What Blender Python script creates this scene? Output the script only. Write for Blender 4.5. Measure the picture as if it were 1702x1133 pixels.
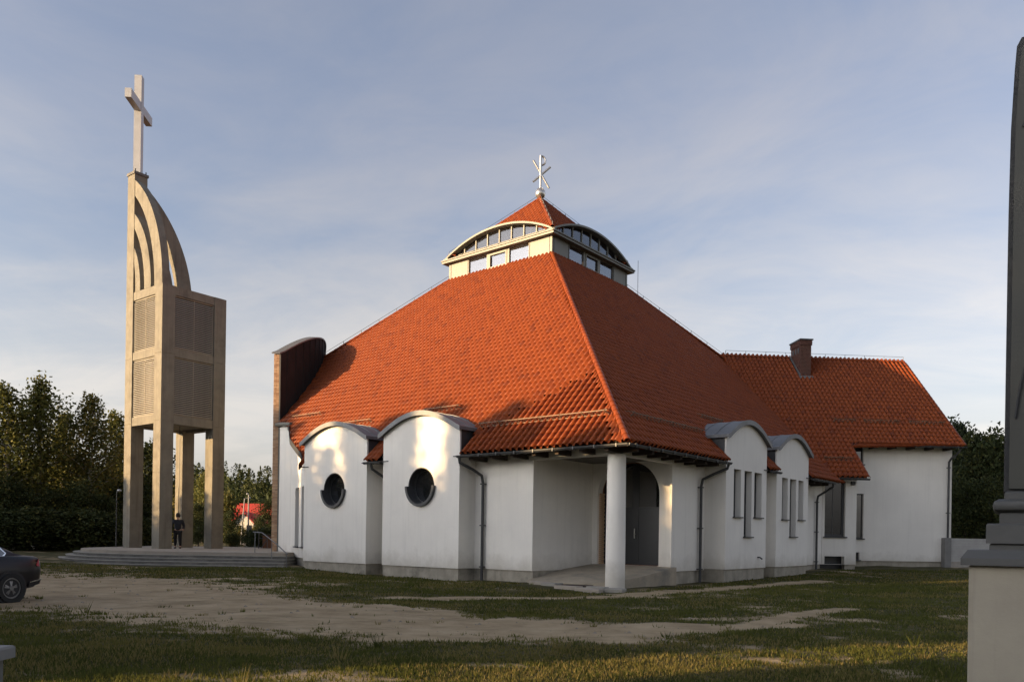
import bpy, bmesh, math, random
import numpy as np
from mathutils import Vector, Matrix
from mathutils.geometry import tessellate_polygon

for o in list(bpy.data.objects):
    bpy.data.objects.remove(o)
S = bpy.context.scene
COL = S.collection
random.seed(7)
RNG = np.random.default_rng(7)
PI = math.pi
RT2 = math.sqrt(2)

# ------------------------------------------------------------------ camera
cam_d = bpy.data.cameras.new('camera')
cam = bpy.data.objects.new('camera', cam_d)
COL.objects.link(cam)
cam.location = (0, 0, 1.6)
cam_d.sensor_width = 36
cam_d.lens = 1320 / 1702 * 36
cam_d.shift_y = 0.1911
cam_d.clip_end = 6000
cam_d.clip_start = 0.1
cam.rotation_euler = (Matrix.Rotation(PI / 2, 4, 'X') @ Matrix.Rotation(0.015, 4, 'Z')).to_euler()
S.camera = cam

# ------------------------------------------------------------------ sky, sun, exposure
SUN_EL = math.radians(8.8)
SUN_DIR = Vector((-0.9333, -0.359, 0)).normalized()          # horizontal direction towards the sun
W = bpy.data.worlds.new('World')
S.world = W
W.use_nodes = True
wn = W.node_tree.nodes
wl = W.node_tree.links
wn.clear()
out = wn.new('ShaderNodeOutputWorld')
bg = wn.new('ShaderNodeBackground')
bg.inputs['Strength'].default_value = 0.12
sky = wn.new('ShaderNodeTexSky')
sky.sky_type = 'NISHITA'
sky.sun_disc = False
sky.sun_elevation = SUN_EL
sky.sun_rotation = math.atan2(SUN_DIR.x, SUN_DIR.y)
sky.air_density = 1.0
sky.dust_density = 4.0
sky.ozone_density = 4.0
tc = wn.new('ShaderNodeTexCoord')
sep = wn.new('ShaderNodeSeparateXYZ')
wl.new(tc.outputs['Generated'], sep.inputs[0])


def wmath(op, a, b=None, clamp=False):
    n = wn.new('ShaderNodeMath')
    n.operation = op
    n.use_clamp = clamp
    for i, v in enumerate((a, b)):
        if v is None:
            continue
        if isinstance(v, (int, float)):
            n.inputs[i].default_value = v
        else:
            wl.new(v, n.inputs[i])
    return n.outputs[0]


zc = wmath('MAXIMUM', sep.outputs['Z'], 0.0)
zz = wmath('ADD', zc, 0.16)
px_ = wmath('DIVIDE', sep.outputs['X'], zz)
py_ = wmath('DIVIDE', sep.outputs['Y'], zz)
cmb = wn.new('ShaderNodeCombineXYZ')
wl.new(px_, cmb.inputs[0])
wl.new(py_, cmb.inputs[1])
mp = wn.new('ShaderNodeMapping')
mp.inputs['Rotation'].default_value = (0, 0, 0.5)
mp.inputs['Scale'].default_value = (0.7, 1.0, 1)
mp.inputs['Location'].default_value = (6.6, 12.3, 0)
wl.new(cmb.outputs[0], mp.inputs[0])


def wnoise(scale, detail, rough, dist):
    n = wn.new('ShaderNodeTexNoise')
    n.inputs['Scale'].default_value = scale
    n.inputs['Detail'].default_value = detail
    n.inputs['Roughness'].default_value = rough
    n.inputs['Distortion'].default_value = dist
    wl.new(mp.outputs[0], n.inputs['Vector'])
    return n.outputs['Fac']


n1 = wnoise(0.75, 7, 0.55, 0.5)
n2 = wnoise(2.4, 8, 0.62, 0.9)
mixn = wmath('ADD', wmath('MULTIPLY', n1, 0.75), wmath('MULTIPLY', n2, 0.25))
mr = wn.new('ShaderNodeMapRange')
mr.interpolation_type = 'SMOOTHSTEP'
mr.inputs['From Min'].default_value = 0.38
mr.inputs['From Max'].default_value = 0.66
mr.inputs['To Min'].default_value = 0.40
mr.inputs['To Max'].default_value = 0.85
wl.new(mixn, mr.inputs['Value'])
# thin high cloud: pale lavender grey veil that also takes up the glow of the clear sky behind it
bw = wn.new('ShaderNodeRGBToBW')
wl.new(sky.outputs[0], bw.inputs[0])
cl = wn.new('ShaderNodeMix')
cl.data_type = 'RGBA'
cl.inputs['A'].default_value = (1.70, 1.62, 1.47, 1)
cl.inputs['B'].default_value = (1.33, 1.32, 1.43, 1)
wl.new(wmath('MULTIPLY', zc, 2.2, True), cl.inputs['Factor'])
gain = wmath('ADD', wmath('MULTIPLY', bw.outputs[0], 1.15), 0.42)
sc_ = wn.new('ShaderNodeVectorMath')
sc_.operation = 'SCALE'
wl.new(cl.outputs['Result'], sc_.inputs[0])
wl.new(gain, sc_.inputs['Scale'])
mx = wn.new('ShaderNodeMix')
mx.data_type = 'RGBA'
low = wmath('MULTIPLY', wmath('MAXIMUM', wmath('SUBTRACT', 0.34, zc), 0.0), 1.5)
wl.new(wmath('ADD', mr.outputs[0], low, True), mx.inputs['Factor'])
wl.new(sky.outputs[0], mx.inputs['A'])
wl.new(sc_.outputs[0], mx.inputs['B'])
wl.new(mx.outputs['Result'], bg.inputs['Color'])
wl.new(bg.outputs[0], out.inputs['Surface'])

sun_d = bpy.data.lights.new('sun', 'SUN')
sun_d.energy = 4.6
sun_d.angle = math.radians(0.5)
sun_d.color = (1.0, 0.67, 0.33)
sun = bpy.data.objects.new('sun', sun_d)
COL.objects.link(sun)
sd3 = Vector((SUN_DIR.x * math.cos(SUN_EL), SUN_DIR.y * math.cos(SUN_EL), math.sin(SUN_EL)))
sun.rotation_euler = sd3.to_track_quat('Z', 'Y').to_euler()
sun.location = sd3 * 100

S.view_settings.view_transform = 'Standard'
S.view_settings.look = 'None'
S.view_settings.exposure = 1.30
S.view_settings.gamma = 1
S.view_settings.use_curve_mapping = False


# ------------------------------------------------------------------ materials
def lin(h):
    h = h.lstrip('#')
    c = [int(h[i:i + 2], 16) / 255 for i in (0, 2, 4)]
    return tuple(x / 12.92 if x <= .04045 else ((x + .055) / 1.055) ** 2.4 for x in c)


MATS = {}


def mat(name, c1, c2=None, scale=3.0, rough=0.8, bump=0.0, bscale=30.0, metal=0.0, c3=None, streak=0.0, spec=0.5,
        tint=None, coords='Object', stretch=(1, 1, 1), contrast=(0.35, 0.65), backlit=0.0, splash=0.0):
    """procedural surface: two or three tones mixed by noise, optional vertical run-off streaks and relief"""
    if name in MATS:
        return MATS[name]
    m = bpy.data.materials.new(name)
    m.use_nodes = True
    nt = m.node_tree
    N, Lk = nt.nodes, nt.links
    bs = N['Principled BSDF']
    bs.inputs['Roughness'].default_value = rough
    bs.inputs['Metallic'].default_value = metal
    bs.inputs['Specular IOR Level'].default_value = spec
    t = N.new('ShaderNodeTexCoord')
    mpn = N.new('ShaderNodeMapping')
    mpn.inputs['Scale'].default_value = stretch
    Lk.new(t.outputs[coords], mpn.inputs[0])
    V = mpn.outputs[0]

    def noise(sc, det=6, ro=0.6, vec=None):
        n = N.new('ShaderNodeTexNoise')
        n.inputs['Scale'].default_value = sc
        n.inputs['Detail'].default_value = det
        n.inputs['Roughness'].default_value = ro
        Lk.new(vec or V, n.inputs['Vector'])
        return n.outputs['Fac']

    def rng(v, a, b, lo=0, hi=1):
        r = N.new('ShaderNodeMapRange')
        r.inputs['From Min'].default_value = a
        r.inputs['From Max'].default_value = b
        r.inputs['To Min'].default_value = lo
        r.inputs['To Max'].default_value = hi
        Lk.new(v, r.inputs['Value'])
        return r.outputs[0]

    def mix(f, a, b, typ='MIX'):
        x = N.new('ShaderNodeMix')
        x.data_type = 'RGBA'
        x.blend_type = typ
        for k, v in (('Factor', f), ('A', a), ('B', b)):
            if isinstance(v, (tuple, list)):
                x.inputs[k].default_value = (*v, 1)
            elif isinstance(v, (int, float)):
                x.inputs[k].default_value = v
            else:
                Lk.new(v, x.inputs[k])
        return x.outputs['Result']

    c2 = c2 or tuple(x * 0.85 for x in c1)
    col = mix(rng(noise(scale), *contrast), c1, c2)
    if c3:
        col = mix(rng(noise(scale * 0.37, 8, 0.7), 0.52, 0.72), col, c3)
    if streak:
        mp2 = N.new('ShaderNodeMapping')
        mp2.inputs['Scale'].default_value = (3.0, 3.0, 0.16)
        Lk.new(t.outputs['Object'], mp2.inputs[0])
        col = mix(rng(noise(1.6, 7, 0.65, mp2.outputs[0]), 0.5, 0.75, 0, streak), col, tuple(x * 0.35 for x in c1))
    if splash:
        sx_ = N.new('ShaderNodeSeparateXYZ')
        Lk.new(t.outputs['Object'], sx_.inputs[0])
        ad_ = N.new('ShaderNodeMath')
        ad_.operation = 'MULTIPLY_ADD'
        Lk.new(noise(1.3, 7, .7), ad_.inputs[0])
        ad_.inputs[1].default_value = -1.4
        Lk.new(sx_.outputs['Z'], ad_.inputs[2])
        col = mix(rng(ad_.outputs[0], -.35, .35, splash, 0), col, (.33, .29, .22))
    if tint:
        at = N.new('ShaderNodeAttribute')
        at.attribute_name = 'tint'
        oi = N.new('ShaderNodeObjectInfo')
        ad = N.new('ShaderNodeMath')
        ad.operation = 'ADD'
        Lk.new(at.outputs['Fac'], ad.inputs[0])
        Lk.new(oi.outputs['Random'], ad.inputs[1])
        fr = N.new('ShaderNodeMath')
        fr.operation = 'FRACT'
        Lk.new(ad.outputs[0], fr.inputs[0])
        r = N.new('ShaderNodeValToRGB')
        els = r.color_ramp.elements
        for i, (p, c) in enumerate(tint):
            e = els[i] if i < 2 else els.new(p)
            e.position = p
            e.color = (*c, 1)
        Lk.new(fr.outputs[0], r.inputs[0])
        col = mix(0.85, col, r.outputs[0])
        if backlit == 0:
            col = mix(rng(noise(scale * 0.2), 0.45, 0.8, 0, 0.3), col, tuple(x * 0.5 for x in c1))
    Lk.new(col, bs.inputs['Base Color'])
    if bump:
        b = N.new('ShaderNodeBump')
        b.inputs['Strength'].default_value = bump
        b.inputs['Distance'].default_value = 0.02
        Lk.new(noise(bscale, 8, 0.65), b.inputs['Height'])
        Lk.new(b.outputs[0], bs.inputs['Normal'])
    if backlit:
        tr = N.new('ShaderNodeBsdfTranslucent')
        Lk.new(col, tr.inputs['Color'])
        ms = N.new('ShaderNodeMixShader')
        ms.inputs[0].default_value = backlit
        Lk.new(bs.outputs[0], ms.inputs[1])
        Lk.new(tr.outputs[0], ms.inputs[2])
        Lk.new(ms.outputs[0], N['Material Output'].inputs['Surface'])
    MATS[name] = m
    return m


def glass_mat(name, base, see, rough=0.015, ior=1.7):
    m = bpy.data.materials.new(name)
    m.use_nodes = True
    N, Lk = m.node_tree.nodes, m.node_tree.links
    N.clear()
    o = N.new('ShaderNodeOutputMaterial')
    g = N.new('ShaderNodeBsdfGlossy')
    g.inputs['Roughness'].default_value = rough
    g.inputs['Color'].default_value = (.9, .9, .92, 1)
    d = N.new('ShaderNodeBsdfDiffuse')
    d.inputs['Color'].default_value = (*base, 1)
    t = N.new('ShaderNodeBsdfTransparent')
    t.inputs['Color'].default_value = (.62, .62, .65, 1)
    a = N.new('ShaderNodeMixShader')
    a.inputs[0].default_value = see
    Lk.new(d.outputs[0], a.inputs[1])
    Lk.new(t.outputs[0], a.inputs[2])
    lw = N.new('ShaderNodeLayerWeight')
    pw = N.new('ShaderNodeMath')
    pw.operation = 'POWER'
    Lk.new(lw.outputs['Facing'], pw.inputs[0])
    pw.inputs[1].default_value = 4.0
    f = N.new('ShaderNodeMapRange')
    r0 = ((ior - 1) / (ior + 1)) ** 2
    f.inputs['To Min'].default_value = r0
    f.inputs['To Max'].default_value = 1.0
    Lk.new(pw.outputs[0], f.inputs['Value'])
    tcn = N.new('ShaderNodeTexCoord')
    nz = N.new('ShaderNodeTexNoise')
    nz.inputs['Scale'].default_value = 0.9
    Lk.new(tcn.outputs['Object'], nz.inputs['Vector'])
    bp = N.new('ShaderNodeBump')
    bp.inputs['Strength'].default_value = 0.05
    bp.inputs['Distance'].default_value = 0.05
    Lk.new(nz.outputs['Fac'], bp.inputs['Height'])
    Lk.new(bp.outputs[0], g.inputs['Normal'])
    b = N.new('ShaderNodeMixShader')
    Lk.new(f.outputs[0], b.inputs[0])
    Lk.new(a.outputs[0], b.inputs[1])
    Lk.new(g.outputs[0], b.inputs[2])
    Lk.new(b.outputs[0], o.inputs['Surface'])
    return m


M_WALL = mat('white_render', (.80, .765, .70), (.74, .705, .645), 0.5, 0.92, 0.15, 90, c3=(.70, .67, .62), streak=0.12, splash=.5)
M_PLINTH = mat('concrete_plinth', (.25, .225, .18), (.36, .325, .26), 2.2, 0.95, 0.6, 14, c3=(.14, .13, .105), streak=.3)
M_CONC = mat('weathered_concrete', (.215, .196, .155), (.17, .155, .124), 1.6, 0.93, 0.35, 26, c3=(.11, .10, .08), streak=.55)
M_STEP = mat('step_concrete', (.17, .16, .145), (.11, .105, .095), 2.5, 0.95, 0.5, 20, c3=(.24, .22, .19))
M_TREAD = mat('lit_tread', (.30, .28, .24), (.22, .205, .175), 1.5, .92, .3, 20)  # paler than the step faces: light on the treads put into the colour
M_PAVE = mat('platform_paving', (.36, .31, .25), (.27, .235, .19), 1.1, 0.92, 0.3, 18)
M_ZINC = mat('zinc_sheet', (.17, .172, .175), (.135, .137, .14), 1.5, 0.55, 0.05, 8, metal=0.2, streak=.2)
M_BEIGE = mat('champagne_metal', (.165, .163, .14), (.15, .148, .127), 1.5, 0.5, 0.03, 8, metal=0.15)
M_DARKMETAL = mat('dark_cladding', (.022, .020, .019), (.032, .028, .026), 0.7, 0.75, 0.05, 8, streak=.4, spec=.12)
M_GREY = mat('anthracite_metal', (.055, .056, .058), (.042, .043, .045), 3, 0.45, 0, metal=0.2)
M_STEEL = mat('stainless_steel', (.62, .60, .56), (.55, .53, .5), 4, 0.28, 0, metal=0.9)
M_WHITEMETAL = mat('pale_painted_metal', (.46, .465, .48), (.40, .405, .42), 1.5, 0.45, 0.02, 8, streak=.12)
M_TILE = mat('clay_tile', (.27, .060, .022), (.21, .046, .018), 6, 0.45, 0.12, 40, spec=.16, tint=[(0, (.195, .042, .010)), (.35, (.225, .051, .011)), (.7, (.205, .045, .010)), (.92, (.17, .037, .010)), (1, (.135, .031, .011))])
M_DECK = mat('roof_underlay', (.05, .03, .024), None, 2, 0.9)
M_BRICK = mat('facing_brick', (.50, .32, .19), (.42, .25, .15), 5, 0.9, 0.4, 40, tint=[(0, (.58, .40, .25)), (.5, (.48, .29, .17)), (1, (.34, .19, .11))])
M_CHIM = mat('chimney_brick', (.17, .065, .04), (.13, .05, .032), 5, 0.9, 0.4, 40, tint=[(0, (.12, .05, .036)), (.5, (.095, .042, .03)), (1, (.07, .034, .026))])
M_MORTAR = mat('mortar', (.34, .31, .27), None, 6, 0.95, 0.4, 40)
M_WOOD = mat('dark_timber', (.045, .028, .018), (.03, .02, .014), 6, 0.8, 0.2, 30)
M_SOFFIT = mat('soffit_board', (.16, .145, .12), (.12, .11, .095), 4, 0.9)
M_LOUV = mat('louvre_slat', (.33, .30, .245), (.27, .245, .20), 1.0, 0.75, 0.1, 20, streak=.35)
M_DOOR = mat('door_leaf', (.022, .023, .025), (.028, .029, .031), 1, 0.4)
M_GLASS = glass_mat('dark_glass', (.012, .013, .014), 0.0, ior=2.3)
M_GLASSC = glass_mat('clear_glass', (.2, .2, .22), 0.90, ior=2.4)
M_GLASSA = glass_mat('arch_glass', (.10, .10, .11), 0.92, ior=1.8)
M_GLASSM = glass_mat('entry_glass', (.02, .02, .02), 0.55)
M_INT = mat('interior_plaster', (.55, .53, .5), None, 2, 0.9)
M_PINE = mat('warm_wood', (.32, .18, .07), (.25, .13, .05), 6, 0.6)


# ------------------------------------------------------------------ mesh helpers
def mesh(name, verts, faces, m=None, smooth=False, recalc=True):
    me = bpy.data.meshes.new(name)
    me.from_pydata([tuple(v) for v in verts], [], [tuple(f) for f in faces])
    if recalc:
        b = bmesh.new()
        b.from_mesh(me)
        bmesh.ops.recalc_face_normals(b, faces=b.faces)
        b.to_mesh(me)
        b.free()
    if m:
        me.materials.append(m)
    if smooth:
        me.polygons.foreach_set('use_smooth', [True] * len(me.polygons))
    return me


def np_mesh(name, V, F, m, tint=None, smooth=False):
    """fast mesh from arrays; F is (n,3) or (n,4)"""
    me = bpy.data.meshes.new(name)
    V = np.asarray(V, np.float32)
    F = np.asarray(F, np.int32)
    k = F.shape[1]
    me.vertices.add(len(V))
    me.vertices.foreach_set('co', V.ravel())
    me.loops.add(F.size)
    me.loops.foreach_set('vertex_index', F.ravel())
    me.polygons.add(len(F))
    me.polygons.foreach_set('loop_start', np.arange(0, F.size, k, dtype=np.int32))
    me.polygons.foreach_set('loop_total', np.full(len(F), k, np.int32))
    if smooth:
        me.polygons.foreach_set('use_smooth', np.ones(len(F), bool))
    me.update(calc_edges=True)
    if tint is not None:
        a = me.attributes.new('tint', 'FLOAT', 'POINT')
        a.data.foreach_set('value', np.asarray(tint, np.float32))
    me.materials.append(m)
    return me


def link(name, data, parent=None, loc=None, rot=None):
    o = bpy.data.objects.new(name, data)
    COL.objects.link(o)
    if parent is not None:
        o.parent = parent
    if loc is not None:
        o.location = loc
    if rot is not None:
        o.rotation_euler = rot
    return o


def tag(o, label=None, cat=None, group=None, kind=None):
    if label:
        o['label'] = label
    if cat:
        o['category'] = cat
    if group:
        o['group'] = group
    if kind:
        o['kind'] = kind
    return o


def thing(name, label, cat, loc=(0, 0, 0), rotz=0, group=None):
    return tag(link(name, None, None, loc, (0, 0, rotz)), label, cat, group)


class MB:
    """collects simple solids and links them as one mesh object; T maps local points"""

    def __init__(self, T=None):
        self.v, self.f, self.T = [], [], T or (lambda p: p)

    def add(self, vs, fs):
        n = len(self.v)
        self.v += [Vector(self.T(tuple(p))) for p in vs]
        self.f += [tuple(i + n for i in f) for f in fs]
        return self

    def box(self, lo, hi):
        x0, y0, z0 = lo
        x1, y1, z1 = hi
        return self.add([(x0, y0, z0), (x1, y0, z0), (x1, y1, z0), (x0, y1, z0), (x0, y0, z1), (x1, y0, z1), (x1, y1, z1), (x0, y1, z1)],
                        [(3, 2, 1, 0), (4, 5, 6, 7), (0, 1, 5, 4), (1, 2, 6, 5), (2, 3, 7, 6), (3, 0, 4, 7)])

    def loft(self, rings, cap=True, closed=True):
        vs, fs = [], []
        n = len(rings[0])
        for r in rings:
            vs += list(r)
        for i in range(len(rings) - 1):
            for j in range(n if closed else n - 1):
                k = (j + 1) % n
                fs.append((i * n + j, i * n + k, (i + 1) * n + k, (i + 1) * n + j))
        if cap:
            fs.append(tuple(range(n))[::-1])
            fs.append(tuple((len(rings) - 1) * n + j for j in range(n)))
        return self.add(vs, fs)

    def tube(self, pts, r, n=8, cap=True):
        pts = [Vector(p) for p in pts]
        rr = r if isinstance(r, (list, tuple)) else [r] * len(pts)
        rings = []
        up = None
        for i, p in enumerate(pts):
            d = (pts[min(i + 1, len(pts) - 1)] - pts[max(i - 1, 0)]).normalized()
            if up is None:
                up = Vector((0, 0, 1)) if abs(d.z) < .9 else Vector((1, 0, 0))
            x = d.cross(up).normalized()
            y = x.cross(d).normalized()
            up = y
            rings.append([p + rr[i] * (math.cos(2 * PI * k / n) * x + math.sin(2 * PI * k / n) * y) for k in range(n)])
        return self.loft(rings, cap)

    def bar(self, a, b, w, h, up=(0, 0, 1)):
        a, b = Vector(a), Vector(b)
        d = (b - a).normalized()
        u = Vector(up)
        x = d.cross(u)
        if x.length < 1e-4:
            x = d.cross(Vector((1, 0, 0)))
        x.normalize()
        y = x.cross(d)
        ring = [(-w / 2, -h / 2), (w / 2, -h / 2), (w / 2, h / 2), (-w / 2, h / 2)]
        return self.loft([[p + x * i + y * j for i, j in ring] for p in (a, b)])

    def plate(self, outline, t, holes=(), w0=0.0):
        """flat panel in local x,y with openings cut through, thickness from z=w0 to w0+t"""
        polys = [list(outline)] + [list(h) for h in holes]
        flat = [p for q in polys for p in q]
        tris = tessellate_polygon([[Vector((p[0], p[1], 0)) for p in q] for q in polys])
        n = len(flat)
        vs = [(p[0], p[1], w0) for p in flat] + [(p[0], p[1], w0 + t) for p in flat]
        fs = [tuple(q) for q in tris] + [tuple(i + n for i in q)[::-1] for q in tris]
        s = 0
        for q in polys:
            k = len(q)
            for i in range(k):
                j = (i + 1) % k
                fs.append((s + i, s + j, s + j + n, s + i + n))
            s += k
        return self.add(vs, fs)

    def lathe(self, prof, c=(0, 0, 0), n=24):
        rings = [[(c[0] + r * math.cos(2 * PI * k / n), c[1] + r * math.sin(2 * PI * k / n), c[2] + z) for k in range(n)] for r, z in prof]
        return self.loft(rings)

    def data(self, name, m, smooth=False):
        me = mesh(name, self.v, self.f, m)
        if smooth:
            me.polygons.foreach_set('use_smooth', [True] * len(me.polygons))
            b = bmesh.new()
            b.from_mesh(me)
            for e in b.edges:
                if len(e.link_faces) == 2 and e.calc_face_angle(0) > 0.7:
                    e.smooth = False
            b.to_mesh(me)
            b.free()
        return me

    def build(self, name, m, parent=None, smooth=False, loc=None, rot=None):
        return link(name, self.data(name, m, smooth), parent, loc, rot)


def rect(x0, y0, x1, y1):
    return [(x0, y0), (x1, y0), (x1, y1), (x0, y1)]


def circle(cx, cy, rx, ry=None, n=40, a0=0, a1=2 * PI, end=False):
    ry = ry or rx
    return [(cx + rx * math.cos(a0 + (a1 - a0) * k / n), cy + ry * math.sin(a0 + (a1 - a0) * k / n)) for k in range(n + (1 if end else 0))]


def vnoise(x, y, seed=0):
    """smooth value noise, 0..1"""
    r = np.random.default_rng(seed).random((256, 256))
    xi, yi = np.floor(x).astype(int), np.floor(y).astype(int)
    fx, fy = x - xi, y - yi
    fx, fy = fx * fx * (3 - 2 * fx), fy * fy * (3 - 2 * fy)
    g = lambda i, j: r[i % 256, j % 256]
    return (g(xi, yi) * (1 - fx) + g(xi + 1, yi) * fx) * (1 - fy) + (g(xi, yi + 1) * (1 - fx) + g(xi + 1, yi + 1) * fx) * fy


def fbm(x, y, seed=0, o=4):
    s, a, t = 0, 1, 0
    for k in range(o):
        s = s + a * vnoise(x * 2 ** k, y * 2 ** k, seed + k)
        t += a
        a *= .5
    return s / t


def smooth(x, a, b):
    t = np.clip((x - a) / (b - a), 0, 1)
    return t * t * (3 - 2 * t)


# ------------------------------------------------------------------ ground
C0 = Vector((3.304, 25.325, 0))                    # middle of the porch column
TH = math.radians(39.6)
RD = Vector((math.sin(TH), math.cos(TH), 0))    # along the right hand front
LD = Vector((-math.cos(TH), math.sin(TH), 0))   # along the left hand front


def world_ab(a, b, z=0.0):
    p = C0 + LD * a + RD * b
    return Vector((p.x, p.y, z))


def gh(x, y):
    x, y = np.asarray(x, float), np.asarray(y, float)
    base = 0.38 * smooth(y + 0.12 * np.abs(x), 30, 52)
    base = base + (fbm(x * .35, y * .35, 5, 3) - .5) * .14 * smooth(y, 3, 12) + (fbm(x * 1.7, y * 1.7, 9, 2) - .5) * .035
    far = np.clip(np.hypot(x, y) - 140, 0, None)
    hill = 30 * smooth(far, 60, 420) * (0.75 + 0.5 * fbm(x * .006, y * .006, 3, 2)) * smooth(y, 0, 200)
    return base + hill


def path_mask(x, y):
    """1 on the worn sandy track, 0 in the lawn"""
    P = np.array([(-34, 23), (-20, 22.5), (-13, 21.5), (-8.2, 18), (-4.5, 15.6), (-1.7, 14.5), (1.6, 13.5), (4.5, 15.0), (8, 19)])
    Wd = np.array([6.0, 7.0, 6.2, 3.2, 2.6, 2.1, 1.15, .38, .28])
    best = np.full(np.shape(x), 9.0)
    for i in range(len(P) - 1):
        a, b = P[i], P[i + 1]
        d = b - a
        t = np.clip(((x - a[0]) * d[0] + (y - a[1]) * d[1]) / (d @ d), 0, 1)
        w = Wd[i] + (Wd[i + 1] - Wd[i]) * t
        best = np.minimum(best, np.hypot(x - a[0] - d[0] * t, y - a[1] - d[1] * t) / w)
    # bare strip along the right front, and a link from the steps
    for a, b, w in (((3.2, 22.6), (12, 31), .7), ((-3, 20.5), (4, 22), .55), ((-1.0, 12.6), (1.8, 14.2), .55), ((2.5, 14.2), (5.5, 15.3), .35), ((-26, 38), (-23, 30), 3.2)):
        a, b = np.array(a), np.array(b)
        d = b - a
        t = np.clip(((x - a[0]) * d[0] + (y - a[1]) * d[1]) / (d @ d), 0, 1)
        best = np.minimum(best, .25 + np.hypot(x - a[0] - d[0] * t, y - a[1] - d[1] * t) / w)
    n = fbm(x * .55, y * .9, 21, 4) - .5
    n2 = fbm(x * 2.2, y * 3.4, 31, 3) - .5
    m = smooth(best + n * .85 + n2 * .9, 1.38, .66)
    patch = smooth(fbm(x * .5 + 7, y * .8, 51, 4) + n2 * .35, .60, .80) * .62
    return np.clip(np.maximum(m, patch), 0, 1)


def grid_mesh(name, xs, ys, m, zoff=0.0):
    X, Y = np.meshgrid(xs, ys)
    Z = gh(X, Y) + zoff
    V = np.stack([X, Y, Z], -1).reshape(-1, 3)
    nx, ny = len(xs), len(ys)
    i = (np.arange(ny - 1)[:, None] * nx + np.arange(nx - 1)[None]).ravel()
    F = np.stack([i, i + 1, i + nx + 1, i + nx], -1)
    me = np_mesh(name, V, F, m, smooth=True)
    a = me.attributes.new('dirt', 'FLOAT', 'POINT')
    a.data.foreach_set('value', path_mask(V[:, 0], V[:, 1]).astype(np.float32))
    return me


def ground_material():
    m = bpy.data.materials.new('lawn_and_sand')
    m.use_nodes = True
    N, Lk = m.node_tree.nodes, m.node_tree.links
    bs = N['Principled BSDF']
    bs.inputs['Roughness'].default_value = .95
    bs.inputs['Specular IOR Level'].default_value = .15
    t = N.new('ShaderNodeTexCoord')

    def noise(sc, det=6, ro=.6, st=(1, 1, 1)):
        mpn = N.new('ShaderNodeMapping')
        mpn.inputs['Scale'].default_value = st
        Lk.new(t.outputs['Object'], mpn.inputs[0])
        n = N.new('ShaderNodeTexNoise')
        n.inputs['Scale'].default_value = sc
        n.inputs['Detail'].default_value = det
        n.inputs['Roughness'].default_value = ro
        Lk.new(mpn.outputs[0], n.inputs['Vector'])
        return n.outputs['Fac']

    def ramp(v, *st):
        r = N.new('ShaderNodeValToRGB')
        e = r.color_ramp.elements
        for i, (p, c) in enumerate(st):
            q = e[i] if i < 2 else e.new(p)
            q.position = p
            q.color = (*c, 1)
        Lk.new(v, r.inputs[0])
        return r.outputs[0]

    g = ramp(noise(1.4, 8, .7), (.3, (.040, .040, .015)), (.5, (.060, .055, .022)), (.72, (.12, .095, .05)))
    s = ramp(noise(1.0, 9, .7), (.28, (.20, .148, .085)), (.5, (.32, .245, .148)), (.72, (.43, .34, .22)))
    wear = N.new('ShaderNodeMapRange')
    wear.inputs['From Min'].default_value = .52
    wear.inputs['From Max'].default_value = .72
    wear.inputs['To Max'].default_value = .6
    Lk.new(noise(.9, 7, .72, (.35, 1.5, 1)), wear.inputs['Value'])
    wm = N.new('ShaderNodeMix')
    wm.data_type = 'RGBA'
    Lk.new(wear.outputs[0], wm.inputs['Factor'])
    Lk.new(s, wm.inputs['A'])
    wm.inputs['B'].default_value = (.12, .095, .055, 1)
    s = wm.outputs['Result']
    at = N.new('ShaderNodeAttribute')
    at.attribute_name = 'dirt'
    a = N.new('ShaderNodeMath')
    a.operation = 'MULTIPLY_ADD'
    Lk.new(noise(5, 8, .75), a.inputs[0])
    a.inputs[1].default_value = 1.1
    Lk.new(at.outputs['Fac'], a.inputs[2])
    r = N.new('ShaderNodeMapRange')
    r.inputs['From Min'].default_value = .62
    r.inputs['From Max'].default_value = 1.22
    Lk.new(a.outputs[0], r.inputs['Value'])
    x = N.new('ShaderNodeMix')
    x.data_type = 'RGBA'
    Lk.new(r.outputs[0], x.inputs['Factor'])
    Lk.new(g, x.inputs['A'])
    Lk.new(s, x.inputs['B'])
    Lk.new(x.outputs['Result'], bs.inputs['Base Color'])
    b = N.new('ShaderNodeBump')
    b.inputs['Strength'].default_value = .7
    b.inputs['Distance'].default_value = .04
    Lk.new(noise(9, 9, .7), b.inputs['Height'])
    Lk.new(b.outputs[0], bs.inputs['Normal'])
    return m


M_GROUND = ground_material()


def axis(core, step, ext):
    c = np.arange(core[0], core[1] + step / 2, step)
    e = np.geomspace(step, ext, 60).cumsum()
    e = e[e < ext]
    return np.concatenate([core[0] - e[::-1], c, core[1] + e])


gx = axis((-32, 24), .22, 900)
gy = axis((4, 46), .22, 900)
tag(link('ground', grid_mesh('ground', gx, gy, M_GROUND)), kind='structure')


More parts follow.
